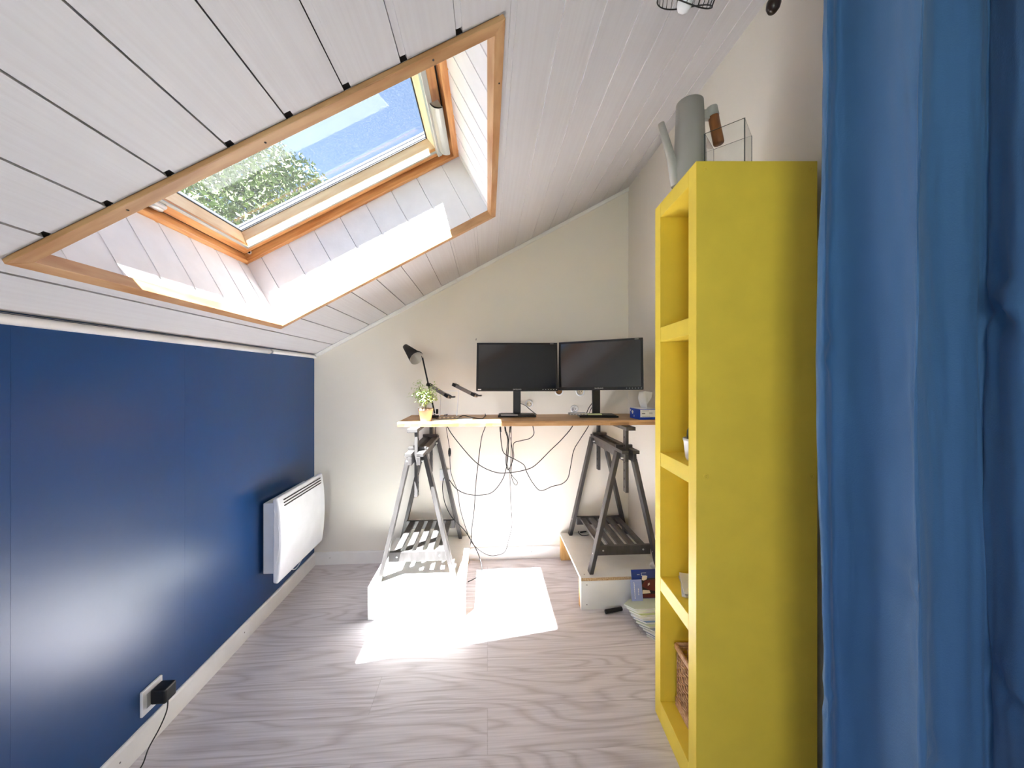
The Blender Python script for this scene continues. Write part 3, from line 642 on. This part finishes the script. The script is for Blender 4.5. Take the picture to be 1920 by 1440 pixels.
# ------------------------------------------------------------------ heater
t = thing('wall_heater', 'white electric panel heater fixed low on the blue wall', 'heater', (XL, 2.388, 0))
obj('back_box', B((.012, .088, -.23, .23, .265, .658)), M['heater'], t, .004)
obj('wall_bracket', B((0, .012, -.18, -.12, .30, .62), (0, .012, .12, .18, .30, .62)), M['heater'], t)
bm = bmesh.new(); n = 18; z0, z1 = .230, .702; prof = []
for i in range(n+1):
    f = i/n; prof.append((.114 + .020*math.sin(math.pi*f)**.8, z0 + (z1-z0)*f))
fro = prof; back = [(.0885, z1-.006), (.0885, z0+.006)]
pts = fro + back
y0, y1 = -.276, .276
a = [bm.verts.new((x, y0, z)) for x, z in pts]; b = [bm.verts.new((x, y1, z)) for x, z in pts]
for i in range(len(pts)):
    j = (i+1) % len(pts); bm.faces.new((a[i], b[i], b[j], a[j]))
bm.faces.new(a); bm.faces.new(b[::-1]); fp = obj('front_panel', bm, M['heater'], t, .008)
for k, z in enumerate((.672, .656, .640)):
    x = .1148 + .020*math.sin(math.pi*(z-z0)/(z1-z0))**.8
    obj('vent_slot', B((x-.002, x+.0016, -.225, .232, z, z+.0055)), M['dark_gap'], fp)
bm = bmesh.new()                                                       # lens-shaped end cheek
pr = [(.096 + .0*f, z0+.07+.34*f) for f in [i/12 for i in range(13)]] + [(.096 + .030*math.sin(math.pi*f), z0+.07+.34*f) for f in [1-i/12 for i in range(13)]][1:-1]
a = [bm.verts.new((x, -.2775, z)) for x, z in pr]; b = [bm.verts.new((x, -.274, z)) for x, z in pr]; bm.faces.new(a); bm.faces.new(b[::-1])
for i in range(len(pr)): j = (i+1) % len(pr); bm.faces.new((a[i], b[i], b[j], a[j]))
obj('end_cheek', bm, M['plastic_w'], t)
bm = bmesh.new(); add_tube(bm, [(.05, -.02, .235), (.045, -.01, .19), (.045, .05, .150), (.045, .12, .165), (.048, .15, .21), (.05, .15, .24)], .0035, 8); obj('cable', bm, M['plastic_w'], t)

# ------------------------------------------------------------------ yellow shelf unit
SXc, SY0, SY1, SXb = .592, 1.200, 1.5437, .982
sb = WK(SXc, SY0, 0)
def shelf_xf(v): return WK(v.x, v.y, v.z)
t = thing('shelf_unit', 'tall yellow lacquered open shelf unit against the right wall', 'shelf')
ZB = H - H/K; PTH = .053
def sh(name, b, m=M['yellow'], bev=.0012, par=t): return obj(name, B(b, xf=shelf_xf), m, par, bev)
sh('side_panel', (SXc, SXb, SY0, SY0+PTH, ZB, 2.052)); sh('side_panel', (SXc, SXb, SY1-PTH, SY1, ZB, 2.052))
iy0, iy1 = SY0+PTH+.0004, SY1-PTH-.0004
sh('top_panel', (SXc, SXb, iy0, iy1, 1.996, 2.052))
for z0, z1 in ((1.499, 1.556), (1.003, 1.058), (.506, .561)): sh('shelf_board', (SXc+.0005, SXb-.008, iy0, iy1, z0, z1))
sh('bottom_panel', (SXc, SXb-.008, iy0, iy1, ZB, .064))
sh('back_panel', (SXb-.0075, SXb, iy0, iy1, .064, 1.996))
for u, v in ((1322, 317), (1520, 318), (1324, 893), (1522, 893)):
    p = Vector(((u-960)/F*(SY0), SY0, H - (v-709)/F*SY0)); bm = bmesh.new()
    q = Matrix.Translation(WK(p.x, p.y, p.z)) @ Matrix.Rotation(-PSI, 4, 'Z') @ R(90, 'X')
    add_lathe(bm, [(.0035, -.001), (.0035, .0006), (.006, .0018), (.0085, .0012), (.0088, -.001)], 20, q); add_lathe(bm, [(0, .0002), (.0036, .0002), (.0036, -.001), (0, -.001)], 12, q); obj('screw_cap', bm, M['yellow'], t)
# watering can
def wk_loc(x, y, z): return WK(x, y, z)
ZT = 2.0525
wl = wk_loc(.664, 1.395, ZT); t = thing('watering_can', 'tall grey watering can with a brown wooden handle on top of the yellow shelf', 'watering can', wl, -PSI)
bm = bmesh.new(); add_lathe(bm, [(0, 0), (.056, 0), (.059, .004), (.058, .02), (.0465, .322), (.0445, .322), (.055, .03), (.0, .03)], 40); obj('body', bm, M['can'], t)
bm = bmesh.new(); add_tube(bm, [(-.048, .0, .02), (-.068, .0, .12), (-.105, -.0, .249)], [.020, .0115], 16, False); sp_ = obj('spout', bm, M['can'], t)
bm = bmesh.new(); add_lathe(bm, [(0, .0006), (.009, .0006), (.009, .0002), (0, .0002)], 12, T(-.1053, 0, .2495) @ R(-16, 'Y')); obj('opening', bm, M['hole'], sp_)
obj('bracket', B((.044, .078, -.010, .010, .262, .296)), M['can'], t, .003)
a = Vector((.078, -.004, .305)); b = Vector((.105, -.004, .172)); q = Matrix.Translation(a) @ Vector((0, 0, 1)).rotation_difference((b-a).normalized()).to_matrix().to_4x4()
bm = bmesh.new(); add_lathe(bm, [(0, 0), (.0185, 0), (.0195, .002), (.0195, .034), (.018, .034), (0, .03)], 28, q); cap = obj('handle_collar', bm, M['can'], t)
bm = bmesh.new(); add_lathe(bm, [(0, .03), (.0178, .034), (.0185, .133), (.016, .138), (0, .139)], 28, q); obj('handle', bm, M['wood_handle'], t)
# clear acrylic box
t = thing('clear_box', 'clear acrylic open-topped box next to the watering can', 'box', wk_loc(.754, 1.303, ZT), -PSI + math.radians(-41.5))
# corner towards viewer; local square .118 side
s_ = .0600; e_ = .003; hb = .148
for nm, b in (('wall_panel', (-s_, s_, -s_, -s_+e_, 0, hb)), ('wall_panel', (-s_, s_, s_-e_, s_, 0, hb)), ('wall_panel', (-s_, -s_+e_, -s_+e_, s_-e_, 0, hb)), ('wall_panel', (s_-e_, s_, -s_+e_, s_-e_, 0, hb)), ('bottom', (-s_+e_, s_-e_, -s_+e_, s_-e_, 0, e_))):
    obj(nm, B(b), M['acrylic'], t)
for sx in (-1, 1):
    for sy in (-1, 1): obj('corner_edge', B((sx*s_-.0012, sx*s_+.0012, sy*s_-.0012, sy*s_+.0012, 0, hb)), M['acrylic_edge'], t)
obj('rim', B((-s_, s_, -s_, -s_+.0018, hb, hb+.001), (-s_, s_, s_-.0018, s_, hb, hb+.001), (-s_, -s_+.0018, -s_, s_, hb, hb+.001), (s_-.0018, s_, -s_, s_, hb, hb+.001)), M['acrylic_edge'], t)
# little pot on the middle shelf
t = thing('potted_cactus', 'tiny cactus in a white pot on the middle board of the yellow shelf', 'plant', wk_loc(.655, 1.345, 1.0585))
bm = bmesh.new(); add_lathe(bm, [(0, 0), (.024, 0), (.028, .01), (.034, .068), (.036, .07), (.036, .078), (.032, .078), (.031, .068), (0, .068)], 28); obj('pot', bm, M['plastic_w'], t)
bm = bmesh.new(); add_lathe(bm, [(0, .067), (.008, .07), (.013, .085), (.012, .105), (.006, .118), (0, .12)], 14, T(-.012, 0, 0)); add_lathe(bm, [(0, .067), (.006, .07), (.009, .08), (.008, .095), (0, .104)], 12, T(.012, .008, 0)); obj('cactus', bm, mat('dark_cactus', (88, 86, 56), .7, bump=.8, bscale=(200, 200, 200)), t)
bm = bmesh.new(); add_lathe(bm, [(0, .0682), (.0305, .0682), (.0305, .0700), (0, .0705)], 20); obj('soil', bm, M['soil'], t)
# papers on the lower shelf
for k, (rz, m) in enumerate(((22, 'paper'), (30, 'silver'), (26, 'paper'))):
    p = wk_loc(.765, 1.385, .5615 + .0085*k); o = obj('magazine', B((-.125, .10, -.085, .055, 0, .0075)), M[m], None, .0008); o.location = p; o.rotation_euler.z = -PSI + math.radians(rz-44)
    tag(o, ('white magazine at the bottom of the pile on the lower shelf board', 'grey magazine in the middle of the pile on the lower shelf board', 'white magazine on top of the pile on the lower shelf board')[k], 'magazine', 'magazines on the lower shelf board')
# wicker basket
bl_ = wk_loc(.645, 1.475, .065)
t = thing('wicker_basket', 'light brown open-weave wicker basket on the bottom of the yellow shelf', 'basket', bl_, -PSI)
bwx, bwy, bhh = .27, .20, .236                                         # local: x to the right, y towards -
def bk(v): return Vector((v.x, -v.y, v.z))
bm = bmesh.new()
for z in (.006, .018, .030): 
    add_tube(bm, [bk(Vector(p)) for p in ((.004, .004, z), (bwx-.004, .004, z), (bwx-.004, bwy-.004, z), (.004, bwy-.004, z), (.004, .004, z))], .0065, 8, False)
obj('base_braid', bm, M['wicker'], t); bm = bmesh.new()
for z in (bhh-.010, bhh-.002):
    add_tube(bm, [bk(Vector(p)) for p in ((.002, .002, z), (bwx-.002, .002, z), (bwx-.002, bwy-.002, z), (.002, bwy-.002, z), (.002, .002, z))], .0075, 8, False)
obj('rim', bm, M['wicker'], t)
bm = bmesh.new(); nz = 12
for k in range(nz):
    z = .042 + k*(bhh-.062)/(nz-1); ph = k % 2
    path = []
    def run(x0, y0, x1, y1, n_):
        for i in range(n_):
            f = i/n_; path.append(Vector((x0+(x1-x0)*f + (.0035*(-1)**(i+ph) if x0 == x1 else 0), y0+(y1-y0)*f + (.0035*(-1)**(i+ph) if y0 == y1 else 0), z)))
    run(.006, .006, bwx-.006, .006, 14); run(bwx-.006, .006, bwx-.006, bwy-.006, 10); run(bwx-.006, bwy-.006, .006, bwy-.006, 14); run(.006, bwy-.006, .006, .006, 10); path.append(path[0])
    add_tube(bm, [bk(p) for p in path], .0028, 5, False)
obj('weave', bm, M['wicker'], t)
bm = bmesh.new()
for i in range(14):
    x = .006+(bwx-.012)*i/13
    for y in (.006, bwy-.006): add_tube(bm, [bk(Vector((x, y, .01))), bk(Vector((x, y, bhh-.01)))], .0028, 6, False)
for i in range(1, 10):
    y = .006+(bwy-.012)*i/10
    for x in (.006, bwx-.006): add_tube(bm, [bk(Vector((x, y, .01))), bk(Vector((x, y, bhh-.01)))], .0028, 6, False)
obj('stakes', bm, M['wicker'], t)
bm = bmesh.new(); add_box(bm, .006, bwx-.006, -bwy+.006, -.006, .002, .008); obj('bottom', bm, M['wicker'], t)

# ------------------------------------------------------------------ floor clutter beside the shelf
mcols = [(236, 236, 230), (90, 120, 170), (228, 228, 220), (150, 160, 175), (214, 222, 190), (120, 150, 190), (238, 238, 238), (196, 206, 150), (226, 232, 214), (206, 216, 196)]
desc = ['loose white booklet spread lowest towards the shelf, at the bottom of the floor pile', 'blue-edged magazine second from the bottom of the floor pile', 'white magazine third from the bottom of the floor pile', 'grey magazine fourth from the bottom of the floor pile', 'pale green magazine in the lower middle of the floor pile', 'light blue magazine in the upper middle of the floor pile', 'bright white magazine fourth from the top of the floor pile', 'olive green magazine third from the top of the floor pile', 'off-white magazine second from the top of the floor pile', 'pale green magazine on top of the floor pile beside the blue book']
z = .0005
for k in range(10):
    f = k/9; th_ = [.006, .010, .010, .009, .010, .010, .009, .010, .009, .008][k]
    m = mat('magazine_cover_%s' % 'abcdefghij'[k], mcols[k], .4); lx = .836 - .078*f + random.uniform(-.006, .006); ly = 1.905 + .135*f + random.uniform(-.004, .004)
    ang = math.radians(-48 + 32*f)
    # left corner at (lx,ly); body extends to +x
    t = thing('magazine', desc[k], 'magazine', (lx, ly, z), 0, 'magazines piled on the floor')
    q = Matrix.Rotation(math.radians([-52, -34, -30, -24, -20, -14, -12, -8, -6, -4][k]), 4, 'Z')
    wx, wy = (.15, .085) if k == 0 else (.19, .135)
    bm = bmesh.new(); co = [Vector((0, 0, 0)), Vector((.062 - .02*f, -.05, 0)), Vector((1.045 - lx, -.05 - .0*f, 0)), Vector((1.045 - lx, .055 if k > 2 else .03, 0)), Vector((.05, .045, 0))]
    if k < 3: co = [Vector((0, 0, 0)), Vector((.10 - .02*k, -.135 + .03*k, 0)), Vector((1.05 - lx, -.135 + .03*k, 0)), Vector((1.05 - lx, .06, 0)), Vector((.06, .06, 0))]
    pages = (.001, th_ - .001)
    for nm, z0_, z1_, mm, ins in (('cover', 0, .0008, m, 0), ('pages', .0008, th_-.0008, M['paper'], .0015), ('cover', th_-.0008, th_, m, 0)):
        bm = bmesh.new(); cc = sum(co, Vector())/len(co); pp_ = [c + (cc - c).normalized()*ins for c in co]
        a = [bm.verts.new(p + Vector((0, 0, z0_))) for p in pp_]; b = [bm.verts.new(p + Vector((0, 0, z1_))) for p in pp_]
        bm.faces.new(a); bm.faces.new(b[::-1])
        for i in range(5): bm.faces.new((a[i], b[i], b[(i+1) % 5], a[(i+1) % 5]))
        obj(nm, bm, mm, t)
    z += th_ + .0003
zt = z
# standing blue book leaning on the plinth, on top of the pile
bp = atY(1187, 1080, 2.132)
bp = W((1187-960)/F*2.14, 2.14, 0); t = thing('book', 'dark blue picture book leaning against the right platform', 'book', (bp.x, 2.078, zt), 0)
ct = .151
q = R(-14, 'X')
obj('cover', B((0, 1.062-bp.x, 0, .012, 0.001, ct), xf=q), M['navy'], t, .001)
obj('cover_picture', B((.045, 1.062-bp.x-.006, -.0008, 0, .004, ct-.045), xf=q), M['black'], t)
bm = bmesh.new()                                                       # bold red letter shape with cream patches
def poly(bm, pts, y0, y1, xf):
    a = [bm.verts.new(xf @ Vector((x, y0, z))) for x, z in pts]; b = [bm.verts.new(xf @ Vector((x, y1, z))) for x, z in pts]; bm.faces.new(a); bm.faces.new(b[::-1])
    for i in range(len(pts)): j = (i+1) % len(pts); bm.faces.new((a[i], b[i], b[j], a[j]))
poly(bm, [(.05, .065), (.075, .095), (.14, .10), (.14, .035), (.09, .045)], -.0014, -.0007, q); poly(bm, [(.05, .005), (.14, .005), (.14, .024), (.052, .022)], -.0014, -.0007, q); obj('red_lettering', bm, M['red'], t)
bm = bmesh.new(); poly(bm, [(.056, .098), (.060, .118), (.09, .118), (.085, .100), (.066, .094)], -.0016, -.0008, q); poly(bm, [(.053, .026), (.10, .028), (.095, .042), (.056, .046)], -.0018, -.0008, q); poly(bm, [(.088, .066), (.10, .072), (.10, .082), (.09, .078)], -.002, -.0008, q); obj('cream_shapes', bm, M['cream'], t)
obj('white_lettering', B((.03, .046, -.0006, 0, ct-.026, ct-.024), (.056, .085, -.0006, 0, ct-.018, ct-.016), (.056, .058, -.0006, 0, ct-.030, ct-.017), (.056, .085, -.0006, 0, ct-.032, ct-.030), xf=q), M['paper'], t)
lp = atY(1184.5, 1100, 2.108)
t = thing('booklet', 'lavender-blue booklet with white vertical lettering in front of the blue book', 'booklet', (.814, 2.058, zt))
lh = .110; lw = .065
obj('cover', B((0, lw, 0, .004, 0, lh), xf=R(-13, 'X')), M['periwinkle'], t, .0008)
random.seed(3)
bs = []
for col_x, z0_, z1_ in ((.018, .012, lh-.012), (.040, .03, lh*.6)):
    zz = z0_
    while zz < z1_:
        hh_ = random.uniform(.003, .008); bs.append((col_x, col_x + random.uniform(.003, .0055), -.0006, .0002, zz, min(zz+hh_, z1_))); zz += hh_ + .0025
obj('lettering', B(*bs, xf=R(-13, 'X')), M['paper'], t)
# crumpled tissue on the plinth
p = atZ(1226, 1066, PT); t_ = bmesh.new(); bmesh.ops.create_icosphere(t_, subdivisions=3, radius=.022)
for v in t_.verts: v.co *= 1 + random.uniform(-.16, .16); v.co.z = max(v.co.z*.8, -.014)
o = obj('crumpled_tissue', t_, M['paper'], sm=True); o.location = (p.x+.004, p.y+.01, PT+.015); tag(o, 'crumpled white tissue on the right platform above the blue book', 'tissue')
# black stick on the floor
bm = bmesh.new(); a = Vector(atZ(1135, 1147, .012)); b = Vector(atZ(1166, 1141, .012)); add_tube(bm, [a, b], .0115, 16, False)
o = obj('black_tube', bm, M['black'], None, .002); tag(o, 'short black tube lying on the floor in front of the right platform', 'tube')
# small cable on the plinth
bm = bmesh.new(); pz = PT + .004
add_tube(bm, [atZ(u, v, pz) for u, v in ((1104, 1003), (1092, 1004), (1085, 999), (1086, 993), (1093, 991), (1100, 993))], .0028, 8)
o = obj('short_cable', bm, M['black']); tag(o, 'short black cable curled on the right platform behind the trestle leg', 'cable')
bm = bmesh.new(); add_tube(bm, [atZ(1088, 998, pz+.001), atZ(1099, 996.5, pz+.001)], .0055, 8, False); obj('plug', bm, M['black'], o)

# ------------------------------------------------------------------ hanging cables behind the desk
def cable(pts, label, Y=2.70, r=.0028, top0=True, top1=False, Ys=None, extra0=(), extra1=(), name='cable', m='black'):
    P = []
    for i, (u, v) in enumerate(pts):
        y = Ys[i] if Ys else Y
        P.append(atY(u, v, y))
    if top0: a = P[0]; P = [Vector((a.x, 2.60, DZ+r)), Vector((a.x, 2.655, DZ+r+.002)), Vector((a.x, max(Y, 2.69), DZ-.02))] + P
    if top1: a = P[-1]; P = P + [Vector((a.x, max(Y, 2.69), DZ-.02)), Vector((a.x, 2.655, DZ+r+.002)), Vector((a.x, 2.60, DZ+r))]
    bm = bmesh.new(); add_tube(bm, P, r, 8); o = obj(name, bm, M[m]); tag(o, label, 'cable'); return o
def plug_on(o, a, b, Y, r=.006):
    bm = bmesh.new(); add_tube(bm, [atY(a[0], a[1], Y), atY(b[0], b[1], Y)], r, 10, False); obj('plug', bm, M['black'], o)
cable([(839.5, 801), (860.6, 831.6), (895, 869), (929, 885.5), (957.5, 886), (985.6, 880.8), (1004, 872), (1032.5, 844), (1054, 823), (1074, 798)], 'black cable in one wide sagging loop from the lamp side to the right monitor', 2.70, .0032, True, True)
o = cable([(837, 802), (842.6, 839), (843.4, 856.5), (846, 888), (858, 922), (863, 955), (875.6, 997), (883.4, 1015.6), (898, 1031), (916, 1041), (932, 1041), (947, 1034), (953.7, 1012), (960, 984), (958, 945), (957, 915), (956, 889), (958, 858), (958.5, 808)], 'thin black lamp cord with an inline switch hanging down to the skirting board', 2.735, .0022, True, True)
bm = bmesh.new(); add_lathe(bm, [(0, -.033), (.007, -.028), (.0105, -.01), (.0105, .01), (.007, .028), (0, .033)], 16, Matrix.Translation(atY(843, 848, 2.735))); obj('inline_switch', bm, M['black'], o)
cable([(910, 799.5), (903, 820.6), (896.5, 869), (892, 909.7), (888.7, 959.7), (885, 987.5), (884, 1010), (880.5, 1026)], 'black cable hanging nearly straight down beside the left platform', 2.715, .003, True, False)
cable([(836, 893), (831, 900), (830, 920), (835, 945), (847.5, 970), (869, 992), (885, 1015.6), (897.5, 1040.6), (903.7, 1064), (900.6, 1078), (888, 1086), (877.5, 1091)], 'black mains cable from the wall outlet curling down onto the floor', 2.7, .003, False, False,
      Ys=[2.788, 2.76, 2.715, 2.705, 2.700, 2.700, 2.68, 2.63, 2.56, 2.51, 2.47, 2.44])
cable([(838, 892), (842, 899), (856, 916.7), (874.7, 926), (898, 928.4), (921.6, 923.7), (938.7, 905), (948, 883), (952.8, 850), (952.8, 820), (947, 803)], 'black cable looping from the wall outlet up to the middle of the desk', 2.7, .003, False, True,
      Ys=[2.788, 2.77, 2.745, 2.725, 2.715, 2.71, 2.708, 2.708, 2.708, 2.705, 2.70])
o = cable([(938, 802), (939.5, 827), (943.4, 847), (952.8, 855), (968.4, 862.8), (982.5, 872), (988, 886), (999.7, 906.5), (1013.8, 919.8), (1035.6, 912), (1054, 907), (1065, 896), (1070, 873.7), (1076, 844), (1088.8, 822), (1104, 797)], 'black cable in a deep loop between the desk middle and right trestle', 2.722, .003, True, True)
plug_on(o, (938, 801), (938.6, 810), 2.722)
o = cable([(999, 798), (1001, 813), (993.4, 822), (978, 826), (964, 830.5), (962, 842.5), (963, 856.6), (957.5, 873.7), (952.8, 881), (949, 870), (949.3, 850), (952, 825), (947, 805)], 'black cable that bends back left under the desk and twists into the bundle', 2.690, .003, True, True)
plug_on(o, (947, 801), (948, 808), 2.69)
o = cable([(957.5, 800), (955, 818), (952, 850), (951, 872), (960.6, 892.5), (970, 903.4), (967.6, 909.7), (962, 903), (958.5, 886), (960.5, 850), (957.5, 820)], 'thin black cable with a small teardrop loop at the end of the bundle', 2.680, .0024, True, False)
plug_on(o, (956.5, 800), (956, 811), 2.68, .005)
cable([(817, 801), (816.5, 812), (818, 822)], 'short black cable dropping behind the far end of the left trestle', 2.705, .003, True, False)
def free_cable(P, label, r=.0028):
    bm = bmesh.new(); add_tube(bm, P, r, 8); tag(obj('cable', bm, M['black']), label, 'cable')
free_cable([atY(966, 757, 2.60), atY(976, 757, 2.60), atY(985, 760, 2.61), atY(993, 767, 2.62), atY(1003, 775, 2.63), Vector((atY(1006, 777, 2.63).x, 2.64, DZ+.003))], 'black cable arching from the left monitor neck down to the desk')
free_cable([atY(1120, 741, 2.60), atY(1113, 752, 2.61), atY(1104, 765, 2.62), Vector((atY(1100, 771, 2.62).x, 2.63, DZ+.003))], 'left one of two black cables falling from the right monitor', .0026)
free_cable([atY(1121, 747, 2.585), atY(1115, 757, 2.60), atY(1108, 767, 2.61), Vector((atY(1105, 773, 2.61).x, 2.615, DZ+.003))], 'right one of two black cables falling from the right monitor', .0026)

# ------------------------------------------------------------------ curtain
path = [(1541, .905), (1544, .880), (1549, .868), (1556, .872), (1566, .885), (1590, .868), (1640, .815), (1690, .752), (1718, .712), (1725, .700), (1730, .706), (1745, .722), (1775, .722), (1810, .712), (1840, .708), (1852, .708), (1860, .700), (1885, .672), (1915, .640), (1945, .622), (1975, .628), (2010, .622)]
base = [W((u-960)/F*d, d, 0) for u, d in path]; sm_ = smooth_pts(base, 6); n = len(sm_)
bm = bmesh.new(); rows = []; NZ = 90; ZT_ = 2.50
from mathutils import noise as mn
for j in range(NZ+1):
    z = .012 + (ZT_ - .012)*j/NZ; row = []
    for i, p in enumerate(sm_):
        t_ = (sm_[min(i+1, n-1)] - sm_[max(i-1, 0)]); nn = Vector((t_.y, -t_.x, 0)).normalized()
        f = i/n
        off = .010*mn.noise(Vector((f*5, z*1.1, 0))) + .006*mn.noise(Vector((f*14, z*2.3, 4))) + .0025*mn.noise(Vector((f*40, z*9 + f*16, 8)))
        for zc, fc, am in ((1.42, .16, .010), (1.48, .80, .016), (.95, .36, .006), (.80, .84, .012), (.62, .50, .010), (.60, .10, .007)):   # crumples
            dz, df = (z - zc)/.045, (f - fc)/.07; off += am*math.exp(-(dz*dz + df*df))*math.sin((z-zc)*60 + (f-fc)*30)
        sway = .006*math.sin(z*3.1 + .6) + .004*mn.noise(Vector((0, z*3, 9)))
        row.append(bm.verts.new(p + nn*off + Vector((sway, 0, z))))
    rows.append(row)
for j in range(NZ):
    for i in range(n-1): bm.faces.new((rows[j][i], rows[j][i+1], rows[j+1][i+1], rows[j+1][i])).smooth = True
cu_ = obj('curtain', bm, M['curtain'], recalc=False); sd_ = cu_.modifiers.new('thick', 'SOLIDIFY'); sd_.thickness = .0015
tag(cu_, 'long plain blue curtain hanging in soft folds at the right edge', 'curtain')

# ------------------------------------------------------------------ ceiling light and light pull
lc = W((1283-960)/F*.95, .95, 0); zb = H + (709-9)/F*.95
ctop = ceil_z(lc.x)
t = thing('ceiling_light', 'ceiling light with a wavy black wire shade round a clear bulb', 'lamp', (lc.x, lc.y, 0))
hd = Vector((lc.x, lc.y, 0)).normalized(); rt_ = Vector((CP, -SP, 0))
LQ = T(0, 0, zb) @ Matrix.Rotation(math.radians(42), 4, rt_)              # the shade is tipped towards the desk
R0 = .068; TT = .022; HT = .085
def wav(a): return .007*math.sin(2*a + .9) - .006*math.cos(a)
def lp_(r, a, z): return LQ @ Vector((r*math.cos(a), r*math.sin(a), z))
bm = bmesh.new(); N = 48; AA = [2*math.pi*k/N for k in range(N+1)]
add_tube(bm, [lp_(R0, a, wav(a)) for a in AA], .0016, 6, False, False)
add_tube(bm, [lp_(TT, a, HT) for a in AA], .0014, 6, False, False)
for k in range(30):
    a = 2*math.pi*k/30; add_tube(bm, [lp_(R0, a, wav(a)), lp_(R0*1.02, a, .035), lp_(TT*1.4, a, .075), lp_(TT, a, HT)], .0009, 5)
obj('wire_shade', bm, M['blackm'], t)
bm = bmesh.new(); add_lathe(bm, [(0, .022), (.020, .022), (.023, .03), (.023, HT+.015), (.010, HT+.025), (0, HT+.025)], 28, LQ); obj('lamp_holder', bm, M['blackm'], t)
tp = LQ @ Vector((0, 0, HT+.02))
bm = bmesh.new(); add_tube(bm, [tp, Vector((tp.x, tp.y, ceil_z(lc.x + tp.x) - .012))], .006, 10, False); add_lathe(bm, [(0, -.024), (.04, -.022), (.044, -.01), (.044, .004), (0, .004)], 28, T(tp.x, tp.y, ceil_z(lc.x + tp.x) - .018)); obj('ceiling_mount', bm, M['blackm'], t)
bm = bmesh.new(); add_lathe(bm, [(0, -.018), (.011, -.015), (.018, -.004), (.018, .008), (.012, .022), (0, .022)], 24, LQ); obj('bulb', bm, M['plastic_w'], t)
kx = W((1450-960)/F*.95, .95, 0); kz = H + (709-10)/F*.95
t = thing('light_pull', 'dark oval wooden pull knob hanging near the blue curtain', 'knob', (kx.x, kx.y, kz))
bm = bmesh.new(); add_lathe(bm, [(0, -.020), (.010, -.017), (.0155, -.006), (.0165, .006), (.012, .020), (.004, .028), (0, .029)], 24, R(12, 'Y')); obj('knob', bm, mat('dark_brown_wood', (38, 24, 18), .3), t)
bm = bmesh.new(); add_tube(bm, [(.006, 0, .027), (.010, 0, .06), (.012, 0, ceil_z(kx.x) - kz - .0)], .0015, 6); obj('cord', bm, M['blackm'], t)
